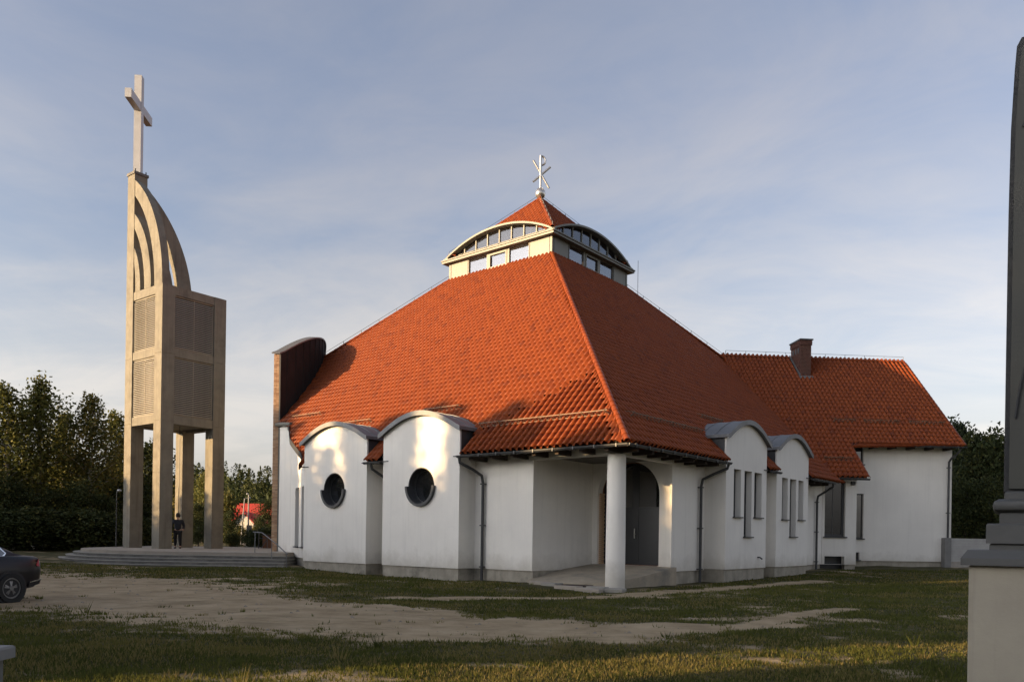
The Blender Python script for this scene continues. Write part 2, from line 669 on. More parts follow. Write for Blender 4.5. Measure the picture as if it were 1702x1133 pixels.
# short grass: one mass of blades on the near lawn
def grass():
    n = 800000
    y = 6.5 + (RNG.random(n) ** 1.9) * 34
    x = (RNG.random(n) * 2 - 1) * (y * .72 + 1.5)
    dm = path_mask(x, y)
    pat = fbm(x * .8, y * .8, 71, 3)
    keep = (RNG.random(n) > dm * 1.35 + (fbm(x * 4, y * 4, 61, 3) - .5) * 1.3) & (RNG.random(n) < .25 + 1.1 * pat)
    q = (np.stack([x, y], -1) - np.array([C0.x, C0.y])) @ np.array([[LD.x, RD.x], [LD.y, RD.y]])
    keep &= ~((q[:, 0] > -.9) & (q[:, 1] > -.9) & ~((q[:, 0] < 0) & (q[:, 1] < 0)))
    keep &= ~((x < -10.5) & (y > 34.4) & (x > -25))
    keep &= ~((q[:, 0] > -1.2) & (q[:, 0] < 2.9) & (q[:, 1] > -2.0) & (q[:, 1] < 0))
    x, y = x[keep], y[keep]
    n = len(x)
    z = gh(x, y)
    h = (.018 + .050 * RNG.random(n) ** 2.2) * (.75 + .6 * pat[keep]) * (1 + .25 * smooth(y, 12, 30))
    w = (.0045 + .00052 * y) * (.7 + .6 * RNG.random(n))
    ang = RNG.random(n) * 2 * PI
    lean = (RNG.random((n, 2)) - .5) * 1.1 * h[:, None]
    V = np.zeros((n, 3, 3))
    V[:, 0] = np.stack([x - np.cos(ang) * w, y - np.sin(ang) * w, z - .006], -1)
    V[:, 1] = np.stack([x + np.cos(ang) * w, y + np.sin(ang) * w, z - .006], -1)
    V[:, 2] = np.stack([x + lean[:, 0], y + lean[:, 1], z + h], -1)
    tint = np.clip(1.5 * (fbm(x * .55, y * .8, 81, 4) - .5) + .42 + .5 * (RNG.random(n) - .35) + .25 * smooth(path_mask(x, y), 0, .5), 0, .999)
    m = mat('grass_blade', (.055, .068, .018), (.05, .06, .016), 2, .75, spec=.2, backlit=.5,
            tint=[(0, (.050, .062, .013)), (.4, (.10, .108, .022)), (.7, (.15, .135, .036)), (1, (.24, .185, .075))])
    me = np_mesh('grass', V.reshape(-1, 3), np.arange(n * 3).reshape(-1, 3), m, np.repeat(tint, 3))
    tag(link('grass', me), kind='stuff')


grass()

# taller tufts and weeds scattered over lawn and track edges
def tufts():
    rng = np.random.default_rng(33)
    Vs, Fs, Ts, off = [], [], [], 0
    for i in range(900):
        y = 7.5 + rng.random() ** 1.5 * 26
        x = (rng.random() * 2 - 1) * (y * .68 + 1)
        dm = path_mask(np.array([x]), np.array([y]))[0]
        if dm > .85 and rng.random() < .8:
            continue
        q = Vector((x - C0.x, y - C0.y, 0))
        if q.dot(LD) > -.9 and q.dot(RD) > -.9:
            continue
        n = rng.integers(8, 26)
        r = rng.uniform(.04, .16)
        hh = rng.uniform(.04, .10) if rng.random() < .975 else rng.uniform(.12, .26)
        az = rng.random(n) * 6.283
        rr = r * np.sqrt(rng.random(n))
        bx, by = x + rr * np.cos(az), y + rr * np.sin(az)
        bz = gh(bx, by)
        h = hh * (.5 + .7 * rng.random(n))
        w = .004 + .0004 * y
        V = np.zeros((n, 3, 3))
        a2 = rng.random(n) * 6.283
        V[:, 0] = np.stack([bx - np.cos(a2) * w, by - np.sin(a2) * w, bz - .01], -1)
        V[:, 1] = np.stack([bx + np.cos(a2) * w, by + np.sin(a2) * w, bz - .01], -1)
        V[:, 2] = np.stack([bx + np.cos(az) * h * .5, by + np.sin(az) * h * .5, bz + h], -1)
        Vs.append(V.reshape(-1, 3))
        Ts.append(np.full(n * 3, min(.99, rng.random() * (1.0 if hh < .15 else .5) + (0 if hh < .15 else .5))))
        Fs.append(np.arange(n * 3).reshape(-1, 3) + off)
        off += n * 3
    tag(link('grass_tufts', np_mesh('grass_tufts', np.concatenate(Vs), np.concatenate(Fs), MATS['grass_blade'], np.concatenate(Ts))), kind='stuff')


tufts()

# loose stones and clods on the track
mb = MB()
for _ in range(1400):
    yy = 9 + random.random() * 22
    xx = random.uniform(-14, 7)
    if path_mask(np.array([xx]), np.array([yy]))[0] < .4:
        continue
    r = .012 + .035 * random.random() ** 3
    zc_ = float(gh(xx, yy))
    mb.add([(xx - r, yy, zc_), (xx + r * .3, yy - r, zc_), (xx + r, yy + r * .4, zc_), (xx - r * .2, yy + r, zc_), (xx, yy, zc_ + r * .8)],
           [(0, 1, 4), (1, 2, 4), (2, 3, 4), (3, 0, 4)])
tag(mb.build('gravel', mat('pebble', (.26, .22, .17), (.2, .17, .13), 9, .9)), kind='stuff')

# ------------------------------------------------------------------ church
church = thing('church', 'white rendered church with a big red tiled pyramid roof and glazed lantern', 'church',
               (C0.x, C0.y, 0), math.atan2(RD.y, RD.x))
# local frame of the church: x runs along the right front, y along the left front
AB = lambda a, b, z: (b, a, z)
CC = 14.7
SD = lambda s, d, z: AB(CC + (d - s) / RT2, CC + (d + s) / RT2, z)
FL = lambda b0: (lambda p: AB(p[0], b0 + p[2], p[1]))         # panels facing left front: (u along front, height, depth)
FR = lambda a0: (lambda p: AB(a0 + p[2], p[0], p[1]))
FW = lambda d0: (lambda p: SD(p[0], d0 + p[2], p[1]))         # panels of the wing
EV, EZ, KP = -.97, 4.5, .971
LANT0, LANT1, LANTZ = 11.04, 18.4, 16.15
RIDGEZ = 12.45


def FQ(a0, b0, a1, b1):
    """panel frame along a line in plan, depth to the inside"""
    ln = math.hypot(a1 - a0, b1 - b0)
    da, db = (a1 - a0) / ln, (b1 - b0) / ln
    na, nb = -db, da
    return (lambda p: AB(a0 + da * p[0] + na * p[2], b0 + db * p[0] + nb * p[2], p[1])), ln


GB = -.5   # walls go down into the ground
# main walls
w = MB(FL(0.0)).plate(rect(3.37, .43, 15.6, 4.62), .3).build('wall', M_WALL, church)
w = MB(FR(0.0)).plate(rect(3.68, .45, 19.5, 4.62), .3).build('wall', M_WALL, church)
MB(FL(.05)).plate(rect(3.37, GB, 15.6, .43), .3).build('plinth', M_PLINTH, church)
MB(FR(.05)).plate(rect(3.68, GB, 19.4, .45), .3).build('plinth', M_PLINTH, church)
# porch: side wall, door wall with an arched opening, ceiling, beams
arch = [(.55, .615), (2.95, .615)] + [(1.75 + 1.2 * math.cos(t), 3.35 + 1.1 * math.sin(t)) for t in np.linspace(0, PI, 25)]
arch = [(3.2 - (3.2 - .5) * 0 - 0, .62)] and [(.50, .615), (3.14, .615)] + [(1.82 + 1.32 * math.cos(t), 3.2 + 1.25 * math.sin(t)) for t in np.linspace(0, PI, 29)]
MB(FR(3.37)).plate(rect(.302, .43, 3.678, 4.6), .3).build('wall', M_WALL, church)
MB(FR(3.40)).plate(rect(.352, GB, 3.678, .43), .25).build('plinth', M_PLINTH, church)
MB(FL(3.68)).plate(rect(.302, .58, 3.368, 4.6), .36, [arch]).build('wall', M_WALL, church)
MB().box(AB(-.1, -.1, 4.42), AB(3.6, 4.1, 4.5)).build('porch_ceiling', M_SOFFIT, church)
MB(FL(-.12)).plate(rect(-.15, 4.26, 3.368, 4.50), .24).build('beam', M_WALL, church)
MB(FR(-.12)).plate(rect(.125, 4.26, 3.678, 4.50), .24).build('beam', M_WALL, church)
MB().lathe([(.315, -.3), (.315, .4), (.312, 1.6), (.302, 3.0), (.292, 4.27)], (0, 0, 0), 40).build('column', M_WALL, church, True)
# sloping porch floor
fl = MB()
vs = []
for a, b, z in ((-.22, .05, .22), (-.22, 3.68, .615), (3.37, 3.68, .615), (3.37, 1.9, .47), (3.37, -.25, .13), (1.2, -.35, .12)):
    vs.append(AB(a, b, z))
vs2 = [(x, y, GB) for x, y, z in vs]
n = len(vs)
fl.add(vs + vs2, [(0, 1, 2), (0, 2, 3), (0, 3, 4), (0, 4, 5)] + [(i, (i + 1) % n, (i + 1) % n + n, i + n) for i in range(n)])
fl.build('porch_floor', mat('porch_concrete', (.36, .305, .225), (.27, .23, .17), 1.5, .93, .35, 22, c3=(.15, .14, .12)), church)
MB(FL(4.0)).plate(arch, .06, [[(max(.545, min(3.095, x)), z - (.0 if z < .7 else .045 * max(0, (z - 3.2) / 1.25))) if z > .7 else ((.545 if x < 1 else 3.095), .63) for x, z in arch]]).build('arch_trim', mat('worn_brick_sill', (.24, .12, .07), None, 5, .9, .3), church)
# brick jamb and entrance door
jb = MB()
z = .62
k = 0
while z < 3.3:
    for i in range(2):
        o = .02 * ((k + i) % 2)
        jb.box(AB(3.07 - o, 3.80 + i * .13, z), AB(3.20, 3.92 + i * .13, z + .065))
    z += .077
    k += 1
me = jb.data('brick', M_BRICK)
jamb = link('brick_jamb', me, church)
tag(jamb, kind='stuff')
door = MB(FL(4.25)).plate([(.4, .62), (3.3, .62), (3.3, 4.55), (.4, 4.55)], .05,
                        [rect(.66, .74, 1.68, 2.68), rect(.66, 2.78, 1.68, 4.4), rect(1.96, .74, 3.1, 2.68), rect(1.96, 2.78, 3.1, 4.4)]).build('door', M_DOOR, church)
for x0, x1 in ((.66, 1.68), (1.96, 3.1)):
    MB(FL(4.27)).plate(rect(x0, .74, x1, 2.68), .02).build('door_leaf', M_DOOR, door)
    MB(FL(4.27)).plate(rect(x0, 2.78, x1, 4.4), .02).build('pane', M_GLASS, door)
MB(FL(4.15)).bar((1.80, 1.62, .02), (1.80, 1.98, .02), .03, .03).bar((1.80, 1.78, .02), (1.80, 1.78, .1), .02, .02).build('handle', M_STEEL, door)
MB(FL(4.06)).plate(rect(.4, .6, 3.2, .63), .3).build('threshold', mat('worn_brick_sill', (.24, .12, .07), None, 5, .9, .3), church)


# bays -----------------------------------------------------------
def arch_z(u, u0, u1, z0=5.45, z1=6.12):
    t = (u - (u0 + u1) / 2) / ((u1 - u0) / 2)
    return z0 + (z1 - z0) * (math.cos(t * PI * .5) * .55 + (1 - t * t) * .45)


def bay(F, u0, u1, holes, bottom, mirror):
    us = np.linspace(u0, u1, 25)
    outl = [(u0, bottom), (u1, bottom)] + [(u, arch_z(u, u0, u1)) for u in us[::-1]]
    wall = MB(F(-.85)).plate(outl, .32, holes).build('bay_wall', M_WALL, church)
    for a, b in ((u0, u0 + .3), (u1 - .3, u1)):
        MB(F(-.53)).plate(rect(a, bottom, b, 5.40), .55).build('bay_return', M_WALL, wall)
    MB(F(-.80)).plate(rect(u0 + .04, GB, u1 - .04, bottom), .9).build('plinth', M_PLINTH, wall)
    # sheet metal cheeks where the bay rises through the tiles
    for a, b in ((u0 - .02, u0 + .25), (u1 - .25, u1 + .02)):
        MB(F(-.78)).plate(rect(a, 4.50, b, 5.50), 1.5).build('cheek', M_GREY, wall)
        MB(F(-.88)).plate(rect(a - .05, 4.46, b + .05, 4.495), 1.0).build('flashing', M_GREY, wall)
    # barrel roof of folded sheets
    roof = MB(F(-1.0))
    ring = []
    uu = np.linspace(u0 - .14, u1 + .14, 31)
    top = [(u, arch_z(min(max(u, u0), u1), u0, u1) + .14 - .35 * max(0, u0 - u, u - u1)) for u in uu]
    bot = [(u, z - .12) for u, z in top[::-1]]
    o = roof.plate(top + bot, 2.1).build('bay_roof', M_ZINC, wall)
    for w0 in (.55, 1.15, 1.7):
        st = MB(F(-1.0))
        st.plate([(u, z + .022) for u, z in top] + [(u, z - .01) for u, z in top[::-1]], .025, w0=w0)
        st.build('standing_seam', M_ZINC, o)
    fs = MB(F(-1.03)).plate([(u, z + .015) for u, z in top] + [(u, z - .05) for u, z in bot], .035)
    fs.build('fascia', M_ZINC, o)
    return wall


def round_window(F, wall, u, z, r=.70):
    win = MB(F(-.84)).plate(circle(u, z, r, n=44), .34, [circle(u, z, r - .03, n=44)]).build('window', M_GREY, wall)
    MB(F(-.97)).plate(circle(u, z, r + .07, n=22, a0=PI, a1=2 * PI, end=True) + circle(u, z, r - .035, n=22, a0=2 * PI, a1=PI, end=True), .5).build('window_sill', M_GREY, church)
    MB(F(-.58)).plate(circle(u, z, r - .025, n=44), .06, [circle(u, z, r - .10, n=44)]).build('window_frame', M_GREY, church)
    MB(F(-.55)).plate(circle(u, z, r - .09, n=44), .015).build('pane', M_GLASS, church)


def slit(F, wall, u0, u1, z0, z1):
    m = MB(F(-.62)).plate(rect(u0, z0, u1, z1), .05, [rect(u0 + .07, z0 + .07, u1 - .07, z1 - .07)])
    m.build('window_frame', M_GREY, church)
    MB(F(-.60)).plate(rect(u0 + .06, z0 + .06, u1 - .06, z1 - .06), .015).build('pane', M_GLASS, church)
    MB(F(-.95)).plate(rect(u0 - .06, z0 - .05, u1 + .06, z0), .34).build('window_sill', M_GREY, church)
    MB(F(-.845)).plate([(u0 - .012, z0), (u0 + .012, z0), (u0 + .012, z1), (u0 - .012, z1)], .22).build('window_reveal', M_GREY, church)


for u0, u1, uc in ((6.08, 10.2, 8.05), (11.18, 15.33, 13.26)):
    bw = bay(FL, u0, u1, [circle(uc, 3.455, .70, n=44)], .43, False)
    round_window(FL, bw, uc, 3.455)
for u0, u1, sl in ((6.25, 10.12, ((6.95, 7.6, 2.5, 4.31), (7.92, 8.63, 1.75, 4.31), (8.88, 9.62, 2.53, 4.31))),
                   (11.2, 15.0, ((11.82, 12.48, 2.53, 4.31), (12.74, 13.5, 1.8, 4.31), (13.76, 14.4, 2.56, 4.31)))):
    bw = bay(FR, u0, u1, [rect(a, c, b, d) for a, b, c, d in sl], .50, True)
    for a, b, c, d in sl:
        slit(FR, bw, a, b, c, d)

# ------------------------------------------------------------------ roof tiles
TW, TL = .26, .345


def tile_proto():
    f = np.array([0, .08, .20, .28, .56, .68, .80, .92, 1.0])
    h = np.array([.03, .008, 0, .012, .105, .125, .125, .095, .03])
    return f, h


TF, THT = tile_proto()


class Slope:
    """roof plane: o eave origin (church local), u along the eave, v up the slope"""

    def __init__(self, o, u, v):
        self.o, self.u, self.v = np.array(o, float), np.array(u, float), np.array(v, float)
        self.u /= np.linalg.norm(self.u)
        self.v /= np.linalg.norm(self.v)
        self.n = np.cross(self.u, self.v)
        if self.n[2] < 0:
            self.n = -self.n

    def P(self, u, v, w):
        return self.o + np.multiply.outer(u, self.u) + np.multiply.outer(v, self.v) + np.multiply.outer(w, self.n)


CH_M = Matrix.Translation((C0.x, C0.y, 0)) @ Matrix.Rotation(math.atan2(RD.y, RD.x), 4, 'Z')
CH_NP = np.array(CH_M)


def cam_dist(p):
    q = CH_NP[:3, :3] @ np.asarray(p) + CH_NP[:3, 3]
    return np.linalg.norm(q - np.array([0, 0, 1.6]))


ALL_FULL = []     # candidates for single tiles: (distance, slope, u, v, parent)


def tile_slope(sl, vmax, bounds, skip=None, parent=None, full_pick=False, u_start=0.0):
    """lay pantiles row by row; bounds(v) -> (umin, umax)"""
    cells = []
    row = 0
    v = 0.0
    while v < vmax - .05:
        a0, a1 = bounds(v)
        b0, b1 = bounds(min(v + TL, vmax))
        lo, hi = min(a0, b0), max(a1, b1)
        k0, k1 = int(math.floor((lo - u_start) / TW)), int(math.ceil((hi - u_start) / TW))
        for k in range(k0, k1):
            u = u_start + k * TW
            if u + TW * .6 < lo or u + TW * .4 > hi:
                continue
            if skip and skip(u + TW / 2, v + TL / 2):
                continue
            full = u >= max(a0, b0) and u + TW <= min(a1, b1)
            cells.append((u, v, a0, a1, b0, b1, full))
        v += TL
        row += 1
    if full_pick:
        out = []
        for c in cells:
            if c[6]:
                ALL_FULL.append((cam_dist(sl.P(np.array(c[0] + .1), np.array(c[1] + .1), np.array(0.))), sl, c[0], c[1], parent))
            else:
                out.append(c)
        return out, cells
    return cells, cells


def tile_geometry(sl, cells):
    n = len(cells)
    C = np.array([c[:6] for c in cells])
    U = C[:, 0:1] + TF[None] * TW
    v0 = C[:, 1:2]
    jit = RNG.normal(0, .0035, (n, 1))
    jv = RNG.normal(0, .004, (n, 1))
    lo0, hi0, lo1, hi1 = C[:, 2:3], C[:, 3:4], C[:, 4:5], C[:, 5:6]
    U0 = np.clip(U, lo0, hi0)
    U1 = np.clip(U, lo1, hi1)
    H = np.repeat(THT[None], n, 0)
    P = np.zeros((n, 3, 9, 3))
    one = np.ones((1, 9))
    P[:, 0] = sl.P(U0, (v0 + jv) * one, H + .008 + jit)
    P[:, 1] = sl.P(U0, (v0 + jv - .004) * one, H + .020 + jit)
    P[:, 2] = sl.P(U1, (v0 + TL + .03) * one, H + .006 + jit * 0)
    V = P.reshape(-1, 3)
    base = np.arange(n)[:, None] * 27
    fs = []
    for r in range(2):
        for j in range(8):
            fs.append([r * 9 + j, r * 9 + j + 1, (r + 1) * 9 + j + 1, (r + 1) * 9 + j])
    F = (np.array(fs)[None] + base[:, :, None]).reshape(-1, 4)
    tint = np.repeat(RNG.random(n), 27)
    return V, F, tint


def single_tile_mesh():
    sl = Slope((0, 0, 0), (1, 0, 0), (0, 1, 0))
    V, F, t = tile_geometry(sl, [(0, 0, -9, 9, -9, 9)])
    return np_mesh('roof_tile', V, F, M_TILE, np.zeros(27))


# left front slope: boundary of the tiled area towards the facade
bpts = [-.97, -.75, -.45, -.1, .5, 1.1, 1.42, 1.55, 1.75, 6.25, 6.4, LANT0]
apts = [15.40, 15.50, 15.95, 16.8, 18.2, 19.15, 19.6, 20.6, 21.15, 23.55, 23.0, LANT1]
CA = 1 / math.sqrt(1 + KP * KP)
slL = Slope(AB(0, EV, EZ), AB(1, 0, 0), AB(0, 1, KP))
slR = Slope(AB(EV, 0, EZ), AB(0, 1, 0), AB(1, 0, KP))
VM = (LANT0 - EV) / CA + .05


def boundsL(v):
    b = EV + v * CA
    return b, float(np.interp(b, bpts, apts))


def boundsR(v):
    a = EV + v * CA
    return a, 29.4 + (-a)


BL = ((6.08, 10.2), (11.18, 15.33))
BR = ((6.25, 10.12), (11.2, 15.0))


def skip_bays(bays):
    def f(u, v):
        b = EV + v * CA
        z = EZ + KP * (b - EV)
        for u0, u1 in bays:
            if u0 - .12 < u < u1 + .12:
                if z < arch_z(min(max(u, u0), u1), u0, u1) - .02:
                    return True
        return False
    return f


def wing_z(a, b):
    return RIDGEZ + .998 * ((a + b) / RT2 - 20.79)


def skipR(u, v):
    if skip_bays(BR)(u, v):
        return True
    a = EV + v * CA
    z = EZ + KP * (a - EV)
    return wing_z(a, u) > z + .35


roofL = MB().add([AB(-.7, -.72, EZ + .2), AB(15.5, -.72, EZ + .2), AB(16.8, -.1, EZ + .8), AB(19.6, 1.42, EZ + 2.28), AB(21.1, 1.75, EZ + 2.6), AB(23.5, 6.25, EZ + 6.97), AB(LANT1, LANT0, LANTZ - .05), AB(LANT0, LANT0, LANTZ - .05)],
                 [(0, 1, 2, 3, 4, 5, 6, 7)]).build('roof_slope', M_DECK, church)
roofR = MB().add([AB(-.72, -.7, EZ + .2), AB(-.72, 19.5, EZ + .2), AB(7, 22.4, EZ + 7.7), AB(LANT0, LANT1, LANTZ - .05), AB(LANT0, LANT0, LANTZ - .05)],
                 [(0, 1, 2, 3, 4)]).build('roof_slope', M_DECK, church)
# far slopes, out of sight
MB().add([AB(23.5, 6.25, 11.6), AB(29.9, 12.6, 5.2), AB(29.9, 29.9, 5.2), AB(LANT1, LANT1, LANTZ), AB(LANT1, LANT0, LANTZ)], [(0, 1, 2, 3, 4)]).add(
    [AB(29.9, 29.9, 5.2), AB(12, 29.9, 5.2), AB(7, 22.4, 12.2), AB(LANT0, LANT1, LANTZ), AB(LANT1, LANT1, LANTZ)], [(0, 1, 2, 3, 4)]).build('rear_roof', M_TILE, church)
MB().box(AB(12, 12, 0), AB(29, 29, 4.9)).build('rear_wall', M_WALL, church)

# wing: its own slope, running down over the annex
kW = .998
CW = 1 / math.sqrt(1 + kW * kW)
dA = -7.65
dM = -5.66
slW = Slope(SD(0, dA, RIDGEZ + kW * dA), np.array(SD(1, 0, 0)) - np.array(SD(0, 0, 0)), np.array(SD(0, 1, kW)) - np.array(SD(0, 0, 0)))


def boundsW(v):
    d = dA + v * CW
    return (11.0 if d > -4.5 else 11.6), (15.84 if d < dM - .05 else 22.4)


def skipW(u, v):
    d = dA + v * CW
    a, b = CC + (d - u) / RT2, CC + (d + u) / RT2
    z = RIDGEZ + kW * d
    if EZ + KP * (a - EV) > z + .35 and a < LANT0:
        return True
    if 15.2 < u < 15.8 and d > -1.42:
        return True
    return False


roofW = MB(lambda p: SD(*p)).add([(11, 0, RIDGEZ - .08), (22.3, 0, RIDGEZ - .08), (22.3, dM + .2, RIDGEZ + dM + .1), (15.75, dM + .2, RIDGEZ + dM + .1), (15.75, dA + .2, RIDGEZ + dA + .1), (12.2, dA + .2, RIDGEZ + dA + .1)],
                                 [(0, 1, 2, 3), (0, 3, 4, 5)]).build('roof_slope', M_DECK, church)
MB(lambda p: SD(*p)).add([(9, 0, RIDGEZ), (22.3, 0, RIDGEZ), (22.3, 5.6, RIDGEZ - 5.6), (9, 5.6, RIDGEZ - 5.6)], [(0, 1, 2, 3)]).build('rear_roof', M_TILE, church)

jobs = []
for sl, vm, bd, sk, par in ((slL, VM, boundsL, skip_bays(BL), roofL), (slR, VM, boundsR, skipR, roofR), (slW, -dA / CW, boundsW, skipW, roofW)):
    rest, cells = tile_slope(sl, vm, bd, sk, par, True)
    jobs.append([sl, rest, par])
ALL_FULL.sort(key=lambda t: t[0])
single = single_tile_mesh()
for i, (dd, sl, u, v, par) in enumerate(ALL_FULL):
    if i < 300:
        o = link('roof_tile', single, par)
        p = sl.P(np.array(u), np.array(v), np.array(0.0)) + sl.n * random.gauss(0, .003) + sl.v * random.gauss(0, .006)
        nn = sl.n if np.dot(np.cross(sl.u, sl.v), sl.n) > 0 else -sl.n
        mtx = Matrix(((sl.u[0], sl.v[0], sl.n[0], p[0]), (sl.u[1], sl.v[1], sl.n[1], p[1]), (sl.u[2], sl.v[2], sl.n[2], p[2]), (0, 0, 0, 1)))
        if np.dot(np.cross(sl.u, sl.v), sl.n) < 0:   # mirrored frame: run the tile the other way along the eave
            p = p + sl.u * TW
            mtx = Matrix(((-sl.u[0], sl.v[0], sl.n[0], p[0]), (-sl.u[1], sl.v[1], sl.n[1], p[1]), (-sl.u[2], sl.v[2], sl.n[2], p[2]), (0, 0, 0, 1)))
        o.matrix_local = mtx
    else:
        for j in jobs:
            if j[0] is sl:
                a0, a1 = -99, 99
                j[1].append((u, v, a0, a1, a0, a1, True))
for sl, cells, par in jobs:
    V, F, t = tile_geometry(sl, cells)
    tag(link('roof_tiles', np_mesh('roof_tiles', V, F, M_TILE, t), par), kind='stuff')


# half-round caps along hips and ridges
def cap_mesh(L=.36, r=.115):
    mbb = MB()
    rings = []
    for x, rr in ((0, r), (L * .5, r * .93), (L, r * .86)):
        rings.append([(x, rr * math.cos(t), rr * math.sin(t) * .85) for t in np.linspace(-.15, PI + .15, 9)])
    mbb.loft(rings, cap=False, closed=False)
    inner = [[(0, (r - .02) * math.cos(t), (r - .02) * math.sin(t) * .85) for t in np.linspace(-.15, PI + .15, 9)], rings[0]]
    mbb.loft(inner, cap=False, closed=False)
    me = mbb.data('ridge_tile', M_TILE)
    a = me.attributes.new('tint', 'FLOAT', 'POINT')
    return me


CAP = cap_mesh()


def ridge(p0, p1, parent, lift=.06, step=.33, scale=1.0):
    p0, p1 = Vector(p0), Vector(p1)
    d = (p1 - p0)
    n = int(d.length / step)
    d.normalize()
    y = Vector((0, 0, 1)).cross(d).normalized()
    zax = d.cross(y)
    for i in range(n):
        o = link('ridge_tile', CAP, parent)
        q = p0 + d * i * step + zax * lift
        tilt = d * 1.0
        o.matrix_local = Matrix(((d.x * scale, y.x * scale, zax.x * scale, q.x), (d.y * scale, y.y * scale, zax.y * scale, q.y), (d.z * scale, y.z * scale, zax.z * scale, q.z), (0, 0, 0, 1)))


ridge(AB(EV, EV, EZ), AB(LANT0, LANT0, LANTZ), roofL)
ridge(AB(23.3, 6.2, 11.55), AB(LANT1, LANT0, LANTZ), roofL)
ridge(AB(6.9, 22.5, 12.3), AB(LANT0, LANT1, LANTZ), roofR)
ridge(SD(22.35, 0, RIDGEZ), SD(10.6, 0, RIDGEZ), roofW)
# verge tiles down the wing gable and the annex edge
ridge(SD(22.36, dM, RIDGEZ + dM * kW), SD(22.36, 0, RIDGEZ), roofW, .03)
ridge(SD(15.84, dA, RIDGEZ + dA * kW), SD(15.84, dM - .1, RIDGEZ + dM * kW - .1), roofW, .03)


# lightning conductor: wire on little posts along the ridges
def wire(p0, p1, parent, h=.28, every=1.15):
    p0, p1 = Vector(p0), Vector(p1)
    n = max(2, int((p1 - p0).length / every))
    m = MB()
    pts = []
    for i in range(n + 1):
        q = p0.lerp(p1, i / n)
        m.bar(q, q + Vector((0, 0, h)), .022, .022)
        pts.append(q + Vector((0, 0, h)))
    m.tube(pts, .010, 4)
    m.build('lightning_wire', M_GREY, parent)


wire(AB(23.3, 6.2, 11.6), AB(LANT1, LANT0, LANTZ + .05), church)
wire(AB(6.9, 22.5, 12.35), AB(LANT0, LANT1, LANTZ + .05), church)
wire(SD(22.3, 0, RIDGEZ + .1), SD(11.2, 0, RIDGEZ + .1), church)


# snow guards
def snow_guard(sl, u0, u1, v, parent):
    P = lambda u, v_, w_: tuple(sl.P(np.array(u), np.array(v_), np.array(w_)))
    m = MB()
    n = max(2, int((u1 - u0) / .22))
    for hgt in (.08, .25):
        m.bar(P(u0, v, hgt), P(u1, v, hgt), .025, .025)
    for i in range(n):
        a, b = u0 + (u1 - u0) * i / n, u0 + (u1 - u0) * (i + 1) / n
        c = (a + b) / 2
        m.bar(P(a, v, .08), P(c, v, .25), .012, .02).bar(P(c, v, .25), P(b, v, .08), .012, .02)
    for i in range(int((u1 - u0) / .9) + 1):
        u = min(u0 + i * .9 + .1, u1 - .05)
        m.bar(P(u, v, .02), P(u, v, .28), .03, .03).bar(P(u, v, .28), P(u, v + .35, .04), .025, .02)
    m.build('snow_guard', mat('snow_guard_metal', (.19, .115, .07), (.14, .09, .06), 4, .6, metal=.3), parent)


snow_guard(slL, .35, 5.9, 1.5, roofL)
snow_guard(slL, 7.9, 9.9, 2.95, roofL)
snow_guard(slL, 13.0, 15.3, 2.75, roofL)
snow_guard(slL, 17.6, 19.9, 3.9, roofL)
snow_guard(slR, .8, 6.0, 1.5, roofR)
snow_guard(slR, 7.6, 9.6, 2.75, roofR)
snow_guard(slW, 15.6, 16.9, 4.6, roofW)
snow_guard(slW, 17.3, 19.4, 4.6, roofW)
snow_guard(slW, 19.9, 22.0, 4.6, roofW)
snow_guard(slW, 13.9, 15.5, 1.3, roofW)

# eaves: soffit, rafter tails, gutters, downpipes ------------------
for F, runs in ((FL, ((-.9, 6.0), (10.28, 11.1), (15.42, 15.6))), (FR, ((-.9, 6.15), (10.2, 11.12), (15.08, 18.3)))):
    for u0, u1 in runs:
        MB(F(-.92)).add([(u0, 4.47, 0), (u1, 4.47, 0), (u1, 4.66, .9), (u0, 4.66, .9), (u0, 4.50, 0), (u1, 4.50, 0), (u1, 4.70, .9), (u0, 4.70, .9)],
                        [(0, 1, 2, 3), (4, 5, 6, 7), (0, 1, 5, 4), (1, 2, 6, 5), (2, 3, 7, 6), (3, 0, 4, 7)]).build('soffit', M_WOOD, church)
        n = int((u1 - u0) / .95)
        for i in range(n):
            u = u0 + .75 + i * .95
            if u < u1 - .1:
                MB(F(-.86)).plate([(u - .07, 4.30), (u + .07, 4.30), (u + .07, 4.47), (u - .07, 4.47)], .85).build('rafter_tail', M_WOOD, church)


def gutter(T, u0, u1, w, z, parent):
    m = MB(T)
    rings = []
    for u in (u0, u1):
        rings.append([(u, z + .085 * math.sin(t), w + .085 * math.cos(t)) for t in np.linspace(PI, 2 * PI, 9)] + [(u, z, w + .07), (u, z, w - .07)][::1])
    m.loft(rings)
    g = m.build('gutter', M_GREY, parent)
    for i in range(int((u1 - u0) / .8)):
        u = u0 + .4 + i * .8
        MB(T).box((u - .02, z - .09, w - .095), (u + .02, z + .015, w + .095)).build('gutter_bracket', M_GREY, g)
    return g


gutter(FL(0), -1.07, 6.02, -1.04, 4.47, church)
gutter(FR(0), -1.07, 6.2, -1.04, 4.47, church)
gutter(FL(0), 10.26, 11.12, -1.04, 4.47, church)
gutter(FR(0), 10.18, 11.14, -1.04, 4.47, church)
gutter(FR(0), 15.06, 18.2, -1.04, 4.47, church)
gutter(FW(0), 15.9, 22.42, dM - .09, 6.76, church)
gutter(FW(0), 12.9, 15.88, dA - .09, 4.78, church)


